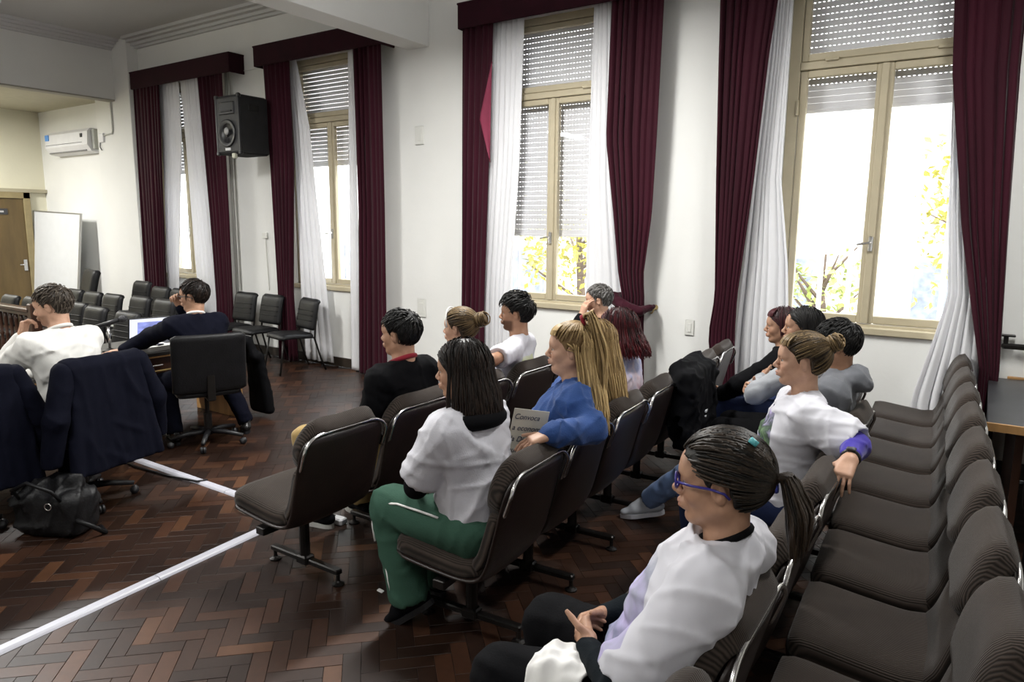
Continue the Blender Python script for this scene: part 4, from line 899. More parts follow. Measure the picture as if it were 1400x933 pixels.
def make_hair(style, m, parent, Rh, H, seed, o):
    """Rh, H: head rotation and centre in person space"""
    rng = np.random.default_rng(seed); hr = Hair(); W_ = lambda p: p @ Rh.T + H
    th = o.get('thick', .008)
    g = Grid((-.15, -.13, -.13), (.13, .13, .17), .0065)
    g.ell(HC, HR+np.array((th, th, th))*(1 if style != 'short' else .8)-.004)
    X, Y, Z = g.pts(); hl = np.interp(X, [-.13, -.045, -.037, -.030, .006, .013, .022, .034, .055, .075, .10], [-.085, -.078, -.045, .020, .028, -.004, .006, .030, .050, .068, .085])+o.get('line', 0)
    if style in ('long',): hl = np.where(X < .012, -.12, hl)
    g.val = np.maximum(g.val, (hl-Z)*.8).astype(np.float32); g.fold(.0025, .03, seed, 5)
    v, q = g.nets(); v = smooth_v(v, q, 1); hr.add(W_(v), q, .08+.12*rng.random(len(v)))
    E = lambda d, k=1.0, add=0.0: HC+d*(HR*k+add)
    def clear(S):
        ear = (np.abs(S[..., 1]) > .05) & (S[..., 0] > -.030) & (S[..., 0] < .014) & (S[..., 2] > -.05) & (S[..., 2] < .020)
        face = ((S[..., 0] > .03) & (S[..., 2] < .005)) | ((S[..., 0] > .048) & (S[..., 2] < .040))
        return S[~(ear | face).any(1)]
    def tones(S, n, a=.0, b=.6, tip=0.): return np.clip(a+b*rng.random((S, 1))+tip*np.linspace(0, 1, n)[None, :], 0, 1)
    if style == 'short':
        n = 6; d = dirs(o.get('n', 420), rng); wh = A3(o.get('whorl', (-.6, 0, .8))); L_ = o.get('len', .045)
        fl = d-wh; fl -= (fl*d).sum(1)[:, None]*d; fl /= np.maximum(np.linalg.norm(fl, axis=1), .05)[:, None]; fl += .35*rng.normal(size=fl.shape)
        P = []
        for i in range(n):
            t = i/(n-1); dd = d+fl*t*L_/.1; dd /= np.linalg.norm(dd, axis=1)[:, None]; top = np.clip(d[:, 2:3], 0, 1)
            P.append(E(dd, 1, th*.55+.003*math.sin(t*2.2)+o.get('vol', .008)*top*math.sin(t*2.5)))
        S = clear(np.stack(P, 1)); d = S; r = np.array([.0035, .0045, .0042, .0036, .0026, .0010])
        hr.add(*strands(W_(S), r, tones(len(d), n, .0, .7)))
    else:
        tie = A3(o.get('tie', (-.115, 0, .03))); td = (tie-HC)/HR; td /= np.linalg.norm(td)
        def sweep(d, n=10):
            P = []
            for i in range(n):
                t = i/(n-1); dd = d*(1-t)+td*t; dd /= np.maximum(np.linalg.norm(dd, axis=1), 1e-6)[:, None]
                P.append(E(dd, 1, th*.9+.004*math.sin(PI*t)))
            return np.stack(P, 1)
        def fall(d, length, n=14, az_min=1.15, flare=.0, back=.0, wave=.006, zdrop=None):
            az = np.arctan2(d[:, 1], d[:, 0]); el = np.arcsin(np.clip(d[:, 2], -1, 1)); sg = np.where(az >= 0, 1, -1)
            az2 = sg*np.maximum(np.abs(az), az_min); P = []; na = 6
            for i in range(na):
                t = i/(na-1); a = az+(az2-az)*min(1, t*1.6); e = el*(1-t)+(-.28)*t
                dd = np.stack([np.cos(e)*np.cos(a), np.cos(e)*np.sin(a), np.sin(e)], 1); P.append(W_(E(dd, 1, th+.005)))
            p0 = P[-1]; ctr = H+Rh @ A3((-.02, 0, 0)); out = p0-ctr; out[:, 2] = 0; out /= np.maximum(np.linalg.norm(out, axis=1), .01)[:, None]
            L_ = length*(.8+.25*rng.random(len(d))); ph = rng.uniform(0, 6.28, len(d)); nb = n-na
            for i in range(1, nb+1):
                t = i/nb; w_ = wave*np.sin(ph+t*7)
                p = p0+out*(flare*math.sin(t*PI*.55)+w_)[:, None]+np.array((-back*t, 0, 0)); p[:, 2] = p0[:, 2]-L_*t; P.append(p)
            S = np.stack(P, 1)
            for _ in range(5): S[:, 1:-1] = .5*S[:, 1:-1]+.25*(S[:, :-2]+S[:, 2:])
            return S
        if style == 'swept':
            d = dirs(o.get('n', 330), rng); S = clear(sweep(d)); d = S; r = np.array([.003]+[.0048]*8+[.004]); hr.add(*strands(W_(S), r, tones(len(d), 10, .0, .55, o.get('tip', .15))))
        if style == 'long':
            d = dirs(o.get('n', 380), rng); S = fall(d, o.get('length', .2), 16, o.get('azmin', 1.2), o.get('flare', .02), o.get('back', .02), o.get('wave', .006))
            r = np.array([.003]+[.0055]*12+[.005, .004, .0015]); hr.add(*strands(S, r, tones(len(d), 16, .0, .6, o.get('tip', .2))))
        if style == 'half':
            d = dirs(o.get('n', 420), rng); up = (d[:, 2] > .12) & (d[:, 0] > -.35)
            S = clear(sweep(d[up])); hr.add(*strands(W_(S), np.array([.003]+[.0048]*8+[.004]), tones(len(S), 10, .0, .4, .3)))
            S = fall(d[~up], o.get('length', .4), 16, 1.7, o.get('flare', .03), o.get('back', .06), .008); hr.add(*strands(S, np.array([.003]+[.006]*12+[.005, .004, .0015]), tones((~up).sum(), 16, .15, .5, .35)))
        if o.get('bangs'):
            nb = 60; az = rng.uniform(-.8, .8, nb); P = []
            for i in range(7):
                t = i/6; e = 1.0-.62*t; dd = np.stack([np.cos(e)*np.cos(az), np.cos(e)*np.sin(az*(1+.15*t)), np.full(nb, math.sin(e))], 1); P.append(W_(E(dd, 1, th+.004+.006*math.sin(t*2.6))))
            hr.add(*strands(np.stack(P, 1), np.array([.003, .0045, .0045, .0045, .004, .003, .001]), tones(nb, 7, .2, .5, .3)))
        if o.get('tail'):
            L_, sp, d0 = o['tail']['len'], o['tail'].get('spread', .035), A3(o['tail'].get('dir', (-1, 0, .25))); nt = o['tail'].get('n', 150); n = 14
            T0 = W_((tie+d0*.008)[None])[0]; dw = Rh @ d0; a = rng.uniform(0, 6.28, nt); rr = np.sqrt(rng.random(nt)); side = np.cross(dw, (0, 0, 1)); side /= np.linalg.norm(side); up = np.cross(side, dw)
            LL = L_*(.75+.3*rng.random(nt)); ph = rng.uniform(0, 6.28, nt); P = []
            for i in range(n):
                t = i/(n-1); wd = .010+sp*math.sin(min(1, t*1.5)*PI/2)*(1-.35*max(0, t-.6)/.4); arch = o['tail'].get('arch', .07)
                p = T0+dw*arch*math.sin(min(t*1.6, 1)*PI/2)+(side*np.cos(a)[:, None]+dw*np.sin(a)[:, None]*.55)*(rr*wd)[:, None]
                dz = arch*.35*math.sin(min(t*3, 1)*PI)-LL*max(0, t-.12)/.88
                p = p+np.stack([0*dz, .006*np.sin(ph+5*t), dz], 1)+up*0; P.append(p)
            hr.add(*strands(np.stack(P, 1), np.array([.004]+[.0055]*10+[.0045, .003, .001]), tones(nt, n, .1, .5, o['tail'].get('tip', .25))))
        if o.get('bun'):
            c, R0, nb = A3(o['bun'][:3]), o['bun'][3], 90; n = 13; ax = td; u = np.cross(ax, (0, 1, .1)); u /= np.linalg.norm(u); w2 = np.cross(ax, u); P = []
            a0 = rng.uniform(0, 6.28, nb); rr = R0*(.45+.55*rng.random(nb)); dep = rng.normal(0, .35, nb)*R0; tl = rng.normal(0, .35, nb)
            for i in range(n):
                a = a0+i/(n-1)*3.6; P.append(c+(u[None]*np.cos(a)[:, None]+w2[None]*np.sin(a)[:, None])*rr[:, None]+ax[None]*(dep+tl*rr*np.sin(a))[:, None])
            hr.add(*strands(W_(np.stack(P, 1)), np.array([.003]+[.0055]*11+[.002]), tones(nb, n, .2, .7)))
            gb = Grid(c-R0-.02, c+R0+.02, .007); gb.ell(c, R0*.86); v, q = gb.nets(); hr.add(W_(v), q, .25+.25*rng.random(len(v)))
    return hr.build(m, parent)

def hand_into(g, wr, fd, bn, side, curl=(.3, .35, .25), spread=.06, thumb=(.62, .72, -.30), k=.006, s=1.0):
    X = A3(fd); X /= np.linalg.norm(X); Z = A3(bn); Z -= X*(Z @ X); Z /= np.linalg.norm(Z); Y = np.cross(Z, X); th = -side; wr = A3(wr)
    L_ = lambda x, y, z: wr+s*(X*x+Y*y+Z*z)
    for y, r in ((.028, .0125), (.010, .0145), (-.010, .0140), (-.027, .0120)): g.cone(L_(.005, th*y*.65, 0), s*.017, L_(.085, th*y, .001), s*r, .014)
    g.cone(L_(-.008, 0, 0), s*.023, L_(.012, 0, 0), s*.022, .02, flat=(Z, 1.3))
    for i, (y, ls, r) in enumerate(((.029, (.040, .025, .019), .0088), (.0098, (.045, .029, .020), .0092), (-.0098, (.041, .027, .019), .0088), (-.028, (.032, .020, .017), .0078))):
        p = L_(.086, th*y, .001); a = 0.0; sp = th*(y/.03)*spread
        for j in range(3):
            a += curl[j]*(1+.12*i if curl[0] > .15 else 1); d = X*math.cos(a)*math.cos(sp)+Y*math.sin(sp)-Z*math.sin(a); q = p+s*d*ls[j]
            g.cone(p, s*r*(1-.10*j), q, s*r*(.90-.10*j), .0022); p = q
    p = L_(.018, th*.024, -.006); d = X*thumb[0]+Y*th*thumb[1]+Z*thumb[2]; d /= np.linalg.norm(d); q = p+s*d*.045; g.cone(p, s*.0150, q, s*.0108, .012)
    d2 = d*.75+X*.5; d2 /= np.linalg.norm(d2); q2 = q+s*d2*.032; g.cone(q, s*.0106, q2, s*.0095, .003); g.cone(q2, s*.0095, q2+s*d2*.022, s*.0075, .003)
def head_into(g, neck, fem, fat=0.0):
    g.ell((-.014, 0, .030), (.097, .0745, .086), .03)
    g.ell((.028, 0, -.022), (.060, .060+fat*.4, .082), .03)
    for s in (-1, 1):
        g.cone((-.008, s*(.050+fat), -.052), .020+fat*.6, (.058, s*.016, -.094), .017, .03); g.ell((.054, s*.036, -.028), (.028, .024+fat, .026), .025)
        g.cone((.070, s*.046, .018), .009, (.083, s*.014, .022), .011, .018)
    g.ell((.068, 0, -.098), (.020, .021, .018), .02)
    if fat > .004: g.ell((.025, 0, -.105), (.045, .045, .022+fat), .03)
    g.ell((.078, 0, .040), (.018, .045, .035), .03)
    for s in (-1, 1): g.ell((.094, s*.031, .002), (.016, .018, .0125), .010, 'sub')
    for s in (-1, 1): g.ell((.0800, s*.031, .0100), (.0125, .0165, .0070), .004); g.ell((.0785, s*.031, -.0100), (.0110, .0150, .0060), .005)
    g.cone((.086, 0, .010), .0085, (.110, 0, -.026), .0105, .012); g.ell((.109, 0, -.030), (.0115, .0115, .0095), .008)
    for s in (-1, 1): g.ell((.100, s*.0125, -.035), (.010, .0075, .0075), .006)
    g.ell((.086, 0, -.064), (.018, .030, .020), .015)
    g.ell((.101, 0, -.0585), (.0085, .021, .0055), .004); g.ell((.098, 0, -.071), (.0095, .018, .0065), .004)
    g.ell((.108, 0, -.0648), (.010, .024, .0018), .003, 'sub'); g.ell((.092, 0, -.083), (.012, .020, .004), .008, 'sub')
    for s in (-1, 1):
        R_ = rotm(0, .22, s*.25); g.ell((-.006, s*.0815, -.006), (.0190, .0085, .0320), .006, R=R_); g.ell((.000, s*.0905, -.004), (.0105, .0070, .0190), .004, 'sub', R=R_)
    nk = A3(neck); g.cone((-.022, 0, -.045), .050 if fem else .056, nk, .054 if fem else .062, .035)
    g.cone(nk, .054 if fem else .060, nk+A3((0, 0, -.06)), .050, .02)
def person(name_label, loc, rz, head, yaw=0., pitch=0., tilt=0., fem=False, skin='mid', hair=None, top=None, pants=None, shoes=None, arms=None, legs=None, twist=0., sw=None, bulk=1.0, fine=.0055, fat=.0, beard=None, belly=0., seed=0, hs=1.0, pelvis=(-.10, 0, .545), neck_dx=-.035, cl=.012, extra=None, group='people seated in the hall'):
    r = empty('person', (loc[0], loc[1], 0), rz, name_label, 'person', group)
    H = A3(head); Pv = A3(pelvis); Rh = np.array(Matrix.Rotation(yaw, 3, 'Z') @ Matrix.Rotation(pitch, 3, 'Y') @ Matrix.Rotation(tilt, 3, 'X'))
    Nk = H+A3((neck_dx, 0, -.152)); Rt = rotz(twist); sw = sw or (.158 if fem else .180); b = bulk
    Sh = {s: Nk+Rt @ A3((.012, s*sw, -.080)) for s in (1, -1)}
    ch = Pv*.38+Nk*.62; be = Pv*.70+Nk*.30; ch = ch+A3((.015, 0, 0)); be = be+A3((.02, 0, 0))
    arms = arms or {}; AR = {}
    for s in (1, -1):
        a = dict(arms.get(s, {})); a.setdefault('el', tuple(Sh[s]+A3((.06, s*.05, -.265)))); a.setdefault('wr', (.14, s*.06, .640)); a.setdefault('fd', (.85, -s*.45, -.15)); a.setdefault('bn', (.1, s*.2, 1)); a.setdefault('curl', (.25, .35, .25)); AR[s] = a
    legs = legs or {}; LG = {}
    for s in (1, -1):
        l = dict(legs.get(s, {})); l.setdefault('knee', (.32, s*.12, .515)); l.setdefault('ank', (.29, s*.12, .105)); l.setdefault('toe', (1, s*.15, 0)); LG[s] = l
    hips = {s: Pv+A3((0, s*.085, -.005)) for s in (1, -1)}
    # ---- one body: coarse trunk and limbs, fine head and hands
    V = []; Q = []; n0 = 0; C = []
    def piece(v, q, col=None):
        nonlocal n0
        V.append(v); Q.append(q+n0); n0 += len(v); C.append(np.ones((len(v), 4)) if col is None else col)
    def trunk(g, i, k=.05, arm_to=None):
        for s in (1, -1): g.cone(Pv+A3((0, s*.06, 0)), (.095+i)*b, Pv+A3((.03, s*.05, .08)), (.092+i)*b, k)
        g.ell(be, A3((.105+belly, .135+belly*.5, .14))*b+i, k); g.ell(ch, A3((.105, .148 if fem else .160, .155))*b+i, k)
        if fem:
            for s in (1, -1): g.ell(ch+Rt @ A3((.075, s*.066, -.015)), A3((.062, .066, .066))*b+i*.8, .04)
        elif belly: g.ell(be+A3((.04, 0, 0)), A3((.09, .11, .1))*b+i, .05)
        for s in (1, -1): g.cone(Nk+A3((.005, 0, -.035)), .055+i*.5, Sh[s]+A3((0, -s*.02, .005)), .050*b+i, .04); g.cone(ch+Rt @ A3((0, s*.10, .02)), .07*b+i, Sh[s], .052*b+i, .05)
    los = np.minimum.reduce([Pv-.28]+[Sh[s]-.12 for s in Sh]+[A3(AR[s]['el'])-.1 for s in AR]+[A3(AR[s]['wr'])-.1 for s in AR]); his = np.maximum.reduce([Pv+.28, Nk+.05]+[Sh[s]+.12 for s in Sh]+[A3(AR[s]['el'])+.1 for s in AR]+[A3(AR[s]['wr'])+.1 for s in AR])
    ll = np.minimum.reduce([Pv-.2]+[A3(LG[s]['knee'])-.14 for s in LG]+[A3(LG[s]['ank'])-.12 for s in LG]); lh = np.maximum.reduce([Pv+.2]+[A3(LG[s]['knee'])+.14 for s in LG]+[A3(LG[s]['ank'])+.12 for s in LG])
    g = Grid(np.minimum(los, ll), np.maximum(his, lh), .020); trunk(g, -.012)
    for s in (1, -1):
        g.cone(Sh[s], .043, AR[s]['el'], .034, .02); g.cone(AR[s]['el'], .034, AR[s]['wr'], .024, .012)
        g.cone(hips[s], .075*b, LG[s]['knee'], .048, .03); g.cone(LG[s]['knee'], .048, LG[s]['ank'], .034, .02)
    piece(*g.nets())
    nl = Rh.T @ (Nk+A3((.01, 0, .0))-H)
    gh = Grid((-.135, -.125, -.26), (.14, .125, .135), fine); head_into(gh, nl/hs, fem, fat)
    v, q = gh.nets(); v = smooth_v(v, q, 1, .35); col = np.ones((len(v), 4))
    lip = np.exp(-(((v[:, 0]-.102)/.014)**2+(v[:, 1]/.021)**4+((v[:, 2]+.0645)/.0115)**4)); col[:, :3] *= 1-lip[:, None]*np.array((.18, .42, .36) if fem else (.16, .30, .26))
    flush = np.exp(-(((v[:, 0]-.07)/.03)**2+((np.abs(v[:, 1])-.04)/.022)**2+((v[:, 2]+.03)/.022)**2)); col[:, :3] *= 1-flush[:, None]*np.array((0, .09, .08))
    if beard is not None:
        bm = np.clip((-.040-v[:, 2]+.25*(v[:, 0]-.05)*0)/.012, 0, 1)*np.clip((v[:, 0]-.005)/.02, 0, 1)*np.clip((v[:, 2]+.125)/.01, 0, 1)*(1-lip); mous = np.exp(-(((v[:, 2]+.046)/.007)**2))*np.clip((v[:, 0]-.085)/.01, 0, 1); bm = np.maximum(bm, mous)
        col[:, :3] = col[:, :3]*(1-bm[:, None])+bm[:, None]*np.array(beard)
    piece((v*hs) @ Rh.T+H, q, col)
    for s in (1, -1):
        a = AR[s]
        if a.get('hide'): continue
        w_ = A3(a['wr']); gg = Grid(w_-.21, w_+.21, a.get('h', .006)); hand_into(gg, w_, a['fd'], a['bn'], s, a['curl'], a.get('spread', .06), a.get('thumb', (.62, .72, -.30)), s=.96 if fem else 1.04)
        fdir = A3(a['el'])-w_; fdir /= np.linalg.norm(fdir); gg.cone(w_, .024, w_+fdir*.09, .029, .015); piece(*gg.nets())
        if a.get('bare'):
            e = A3(a['el']); g2 = Grid(np.minimum(np.minimum(Sh[s], e), w_)-.08, np.maximum(np.maximum(Sh[s], e), w_)+.08, .009); g2.cone(Sh[s], .046, e, .038, .02); g2.cone(e, .038, e*.6+w_*.4, .038, .02); g2.cone(e*.6+w_*.4, .038, w_, .024, .02); piece(*g2.nets())
    me = mesh_np('body', np.concatenate(V), np.concatenate(Q), SK[skin]); ca = me.color_attributes.new('Col', 'FLOAT_COLOR', 'POINT'); ca.data.foreach_set('color', np.concatenate(C).astype(np.float32).ravel()); obj('body', me, r)
    # ---- face details
    for s in (1, -1):
        e = MB().lathe([(.0005, .0), (.006, .0010), (.0098, .0052), (.0112, .0104), (.0098, .0156), (.006, .0195), (.0005, .0208)], 12, c=(0, 0, -.0104)); v = np.array(e.v) @ rotm(0, PI/2, 0).T*hs+A3((.0765, s*.031, -.0005))*hs
        eo = obj('eye', mesh_data('eye', v @ Rh.T+H, e.f, M_EYEW, True), r)
        e = MB().lathe([(.0062, 0), (.0052, .0016), (.0008, .0026)], 10); v = np.array(e.v) @ rotm(0, PI/2, 0).T+A3((.0855, s*.031, -.0010)); obj('iris', mesh_data('iris', (v*hs) @ Rh.T+H, e.f, M_IRIS, True), eo)
        pts = np.array([(.0905-.3*abs(t-.012)**1.5*3.2, s*t, .0235+.006*math.sin((t-.012)/.04*PI*.8)) for t in np.linspace(.011, .052, 8)]); pts[:, 0] = .0945-((pts[:, 1]*s-.010)/.045)**2*.024
        eb = MB().tube((pts*hs) @ Rh.T+H, np.array([.0018, .0032, .0034, .0033, .003, .0026, .002, .001]), 6); eb.build('eyebrow', hair['mat'] if (hair and hair.get('browmat') is None) else MATS.get('brow_dark') or mat('brow_dark', (.02, .012, .008), .7), r, True)
    if hair: make_hair(hair['style'], hair['mat'], r, Rh, H, seed+11, {**hair, 'thick': hair.get('thick', .008)})
    # ---- clothes
    if top:
        for t in (top if isinstance(top, list) else [top]):
            inf = t.get('inf', cl); g = Grid(los-.03, his+.05, t.get('h', .0115))
            if not t.get('sleeves_only'): trunk(g, inf)
            for s in (1, -1):
                e, w_, S0 = A3(AR[s]['el']), A3(AR[s]['wr']), Sh[s]
                if t['sleeve'] == 'short':
                    f_ = t.get('len', .62); en = S0+(e-S0)*f_; g.cone(S0, .058*b+inf, en, .055*b+inf*1.5, .016)
                    # open sleeve end
                else:
                    g.cone(S0, (.05*b+inf), e, .041*b+inf, .016); wl = e+(w_-e)*t.get('to', .93); g.cone(e, .041*b+inf, wl, .031+inf*.7, .02)
            if t.get('hood'): 
                hb = Nk+A3((-.070, 0, -.010)); g.ell(hb, (.060, .110, .062), .02); g.ell(hb+A3((-.040, 0, -.030)), (.042, .075, .040), .02); g.cone(Nk+A3((.03, .075, .01)), .030, hb, .05, .03); g.cone(Nk+A3((.03, -.075, .01)), .030, hb, .05, .03)
            if t.get('open_front'): g.box(ch+Rt @ A3((.16, 0, -.02)), (.13, .045, .26), .02, .01, 'sub', R=Rt)
            g.fold(t.get('fold', .0045), t.get('wl', .085), seed+3, 8)
            if not t.get('sleeves_only'):
                g.cut((0, 0, t.get('hem', .50)), (t.get('hemx', -.15), 0, -1))
                if not t.get('open'):
                    g.cone(Nk+A3((.030, 0, -.022)), t.get('neck', .058 if fem else .064), H+A3((.0, 0, -.02)), .075, .004, 'sub')
            for s in (1, -1):
                if t['sleeve'] == 'short':
                    e, S0 = A3(AR[s]['el']), Sh[s]; d_ = (e-S0)/np.linalg.norm(e-S0); en = S0+(e-S0)*t.get('len', .62)
                    # trim the rounded cap flat and hollow it
                    g.cone(en+d_*.075, .095, en+d_*.076, .095, 0, 'sub', flat=(d_, .95/.62)) if not t.get('nocut') else None
            o = grid_obj(t.get('name', 'shirt'), g, t['mat'], r, 1)
            if t.get('label'): o['label'] = t['label']
            if t.get('collar'):
                cr = t.get('collar_r', .064); cc = Nk+A3((.020, 0, -.006)); pts = [cc+A3((cr*math.cos(a)*1.0, cr*math.sin(a), -.030*math.cos(a)+.016)) for a in np.linspace(0, 2*PI, 25)[:-1]]
                MB().tube(pts, t.get('collar_t', .009), 8, closed=True).build('collar', t['collar'], r, True)
    if pants:
        g = Grid(ll-.02, lh+.02, pants.get('h', .0135)); i = pants.get('inf', .014)
        for s in (1, -1): g.cone(Pv+A3((0, s*.06, 0)), (.095+i*.6)*b, Pv+A3((.02, s*.05, .05)), (.088+i*.6)*b, .04)
        for s in (1, -1):
            k_, a_ = A3(LG[s]['knee']), A3(LG[s]['ank']); g.cone(hips[s], (.086*b+i), k_, .058*b+i, .025); g.cone(k_, .057*b+i, a_, .042*b+i*pants.get('flare', 1.2), .025)
        g.fold(pants.get('fold', .004), .09, seed+5, 7); g.cut((0, 0, Pv[2]+.09), (0, 0, 1))
        for s in (1, -1):
            a_, k_ = A3(LG[s]['ank']), A3(LG[s]['knee']); d_ = (a_-k_)/np.linalg.norm(a_-k_); c_ = a_+d_*.10; g.cone(c_, .098, c_+A3((0, 0, -.001)), .098, 0, 'sub')
        o = grid_obj('trousers', g, pants['mat'], r, 1)
    if shoes:
        for s in (1, -1):
            a_ = A3(LG[s]['ank']); t_ = A3(LG[s]['toe']); t_ /= np.linalg.norm(t_); up = A3((0, 0, 1))-t_*t_[2]; up /= np.linalg.norm(up); sd = np.cross(up, t_)
            F_ = lambda x, y, z: a_+t_*x+sd*y+up*z
            g = Grid(a_-.24, a_+.24, shoes.get('h', .010)); dz = -.062
            g.cone(F_(-.045, 0, dz+.012), .037, F_(.10, 0, dz+.004), .040, .02, flat=(up, 1.15)); g.cone(F_(.10, 0, dz+.004), .038, F_(.165, 0, dz-.006), .030, .02, flat=(up, 1.35)); g.cone(F_(-.02, 0, dz+.02), .036, F_(0, 0, .0), .044, .03); g.cone(F_(.02, 0, .0), .034, F_(.10, 0, dz+.02), .030, .02)
            g.cut(F_(0, 0, .012), up)
            g.cut(F_(0, 0, dz-.020), -up)
            so = grid_obj('shoe', g, shoes['mat'], r, 1)
            sl = MB(); 
            def out(u, v, z):
                a = 2*PI*u; x = .06+.138*math.cos(a); w_ = .046*(1-.20*math.exp(-((x-.03)/.05)**2))*(1 if x < .12 else max(.1, 1-((x-.12)/.085)**2*.6)); return F_(x*1.0, w_*math.sin(a)*v, z)
            N_ = 24; vv = [out(k/N_, 1, dz-.016) for k in range(N_)]+[out(k/N_, 1.02, dz-.042) for k in range(N_)]; ff = [(k, (k+1) % N_, N_+(k+1) % N_, N_+k) for k in range(N_)]+[tuple(range(N_-1, -1, -1)), tuple(range(N_, 2*N_))]
            sl.add(vv, ff).build('sole', shoes.get('sole', M_BLACKP), so)
            if shoes.get('laces'):
                for k in range(5):
                    x = .03+k*.018; MB().tube([F_(x, -.026, dz+.040-k*.004), F_(x+.006, 0, dz+.055-k*.006), F_(x+.012, .026, dz+.040-k*.004)], .0032, 6).build('lace', M_WHITEP, so, True)
                MB().tube([F_(.03, .01, dz+.06), F_(.01, .03, dz+.085), F_(.03, .04, dz+.07), F_(.04, .012, dz+.055)], .003, 6).build('lace', M_WHITEP, so, True)
            if s == 1 and shoes.get('sock'):
                g = Grid(a_-.12, a_+.14, .008); g.cone(F_(0, 0, -.02), .041, a_+A3((-.01, 0, .05)), .043, .01); g.cut(a_+A3((0, 0, .045)), (0, 0, 1)); grid_obj('sock', g, shoes['sock'], r, 1)
    ctx = dict(r=r, H=H, Rh=Rh, Nk=Nk, Sh=Sh, AR=AR, ch=ch, be=be, Pv=Pv, hs=hs)
    return ctx
def head_tube(c, pts, rad, name, m, n=8, closed=False):
    P = (np.array(pts, float)*c['hs']) @ c['Rh'].T+c['H']; return MB().tube(P, rad, n, closed=closed).build(name, m, c['r'], True)
def glasses(c, m, lens):
    for s in (1, -1):
        ring = [(.104-.010*abs(math.cos(a))*.3, s*(.033+.024*math.cos(a)), .001+.019*math.sin(a)+.003*(math.cos(a) > 0)) for a in np.linspace(0, 2*PI, 21)[:-1]]
        fr = head_tube(c, ring, .0034, 'glasses_frame', m, 6, True)
        head_tube(c, [(.100, s*.056, .006), (.06, s*.074, .004), (.01, s*.0865, .004), (-.02, s*.0875, -.004), (-.032, s*.084, -.018)], .0034, 'temple_arm', m, 6)
    head_tube(c, [(.105, -.010, .006), (.109, 0, .008), (.105, .010, .006)], .003, 'glasses_bridge', m, 6)
# ---- materials for clothes and hair
C_WHITE = cloth('cotton_white', (.62, .615, .665)); C_NAVY = cloth('suit_navy', (.0032, .0038, .010)); C_BLACK = cloth('cloth_black', (.0038, .0038, .0048)); C_GREY = cloth('hoodie_grey', (.13, .135, .15), var=.15)
C_GREEN = cloth('trousers_green', (.040, .098, .068)); C_DENIM = cloth('denim_blue', (.024, .062, .20), var=.2, bump=.25); C_JEAN = cloth('jeans_dark', (.018, .028, .08), var=.2); C_JEANL = cloth('jeans_light', (.22, .33, .60), var=.15)
C_KHAKI = cloth('khaki', (.36, .25, .10), var=.12); C_PURPLE = cloth('sleeve_purple', (.050, .035, .30)); C_RED = cloth('red_cloth', (.24, .016, .028)); C_CORAL = cloth('coral_cloth', (.62, .09, .09)); C_CREAM = cloth('shirt_cream', (.74, .73, .70)); C_LGREY = cloth('grey_light', (.30, .31, .33), var=.12)
def hm(n, d, l, **k): return hair_mat(n, d, l, **k)
H_BLACK = hm('hair_black', (.003, .003, .003), (.016, .013, .012)); H_BROWN = hm('hair_brown', (.005, .003, .0022), (.030, .016, .010)); H_GREY = hm('hair_grey', (.055, .050, .045), (.36, .35, .34)); H_SALT = hm('hair_salt', (.03, .022, .016), (.20, .165, .13))
H_BLONDE = hm('hair_blonde', (.13, .075, .028), (.66, .47, .22)); H_STREAK = hm('hair_streak', (.022, .013, .007), (.34, .23, .11)); H_RED = hm('hair_red', (.012, .002, .003), (.12, .007, .013)); H_BURG = hm('hair_burgundy', (.014, .004, .005), (.09, .016, .022)); H_DKSTREAK = hm('hair_dark_streak', (.005, .004, .003), (.065, .042, .026))
def print_mat(name, base, cols, lo, hi, axis=(1, 2)):
    """shirt with a printed picture inside a box of object space"""
    m, N, L, P = new_mat(name); P.inputs['Roughness'].default_value = .85; P.inputs['Specular IOR Level'].default_value = .25
    tc = N.new('ShaderNodeTexCoord'); sp = N.new('ShaderNodeSeparateXYZ'); L.new(tc.outputs['Object'], sp.inputs[0]); prev = None
    for i in range(3):
        for op, val in (('GREATER_THAN', lo[i]), ('LESS_THAN', hi[i])):
            k = N.new('ShaderNodeMath'); k.operation = op; k.inputs[1].default_value = val; L.new(sp.outputs[i], k.inputs[0])
            if prev is None: prev = k
            else:
                mu = N.new('ShaderNodeMath'); mu.operation = 'MULTIPLY'; L.new(prev.outputs[0], mu.inputs[0]); L.new(k.outputs[0], mu.inputs[1]); prev = mu
    nz = N.new('ShaderNodeTexNoise'); nz.inputs['Scale'].default_value = 14; nz.inputs['Detail'].default_value = 6; L.new(tc.outputs['Object'], nz.inputs[0])
    mr = N.new('ShaderNodeMapRange'); mr.inputs[1].default_value = lo[2]; mr.inputs[2].default_value = hi[2]; L.new(sp.outputs[2], mr.inputs[0])
    ad = N.new('ShaderNodeMath'); ad.operation = 'MULTIPLY_ADD'; ad.inputs[1].default_value = .9; L.new(nz.outputs[0], ad.inputs[0]); sb = N.new('ShaderNodeMath'); sb.operation = 'SUBTRACT'; sb.inputs[1].default_value = .62; L.new(mr.outputs[0], sb.inputs[0]); L.new(sb.outputs[0], ad.inputs[2])
    rp = N.new('ShaderNodeValToRGB'); e = rp.color_ramp.elements; e[0].position = 0; e[0].color = (*cols[0], 1); e[1].position = 1; e[1].color = (*cols[-1], 1)
    for k, c in enumerate(cols[1:-1]): q = e.new((k+1)/(len(cols)-1)); q.color = (*c, 1)
    L.new(ad.outputs[0], rp.inputs[0]); mx = N.new('ShaderNodeMix'); mx.data_type = 'RGBA'; mx.inputs[6].default_value = (*base, 1); L.new(prev.outputs[0], mx.inputs[0]); L.new(rp.outputs[0], mx.inputs[7]); L.new(mx.outputs[2], P.inputs['Base Color']); return m
BLK_SH = dict(mat=C_BLACK, sole=M_BLACKP)
fz = -PI  # facing the far wall

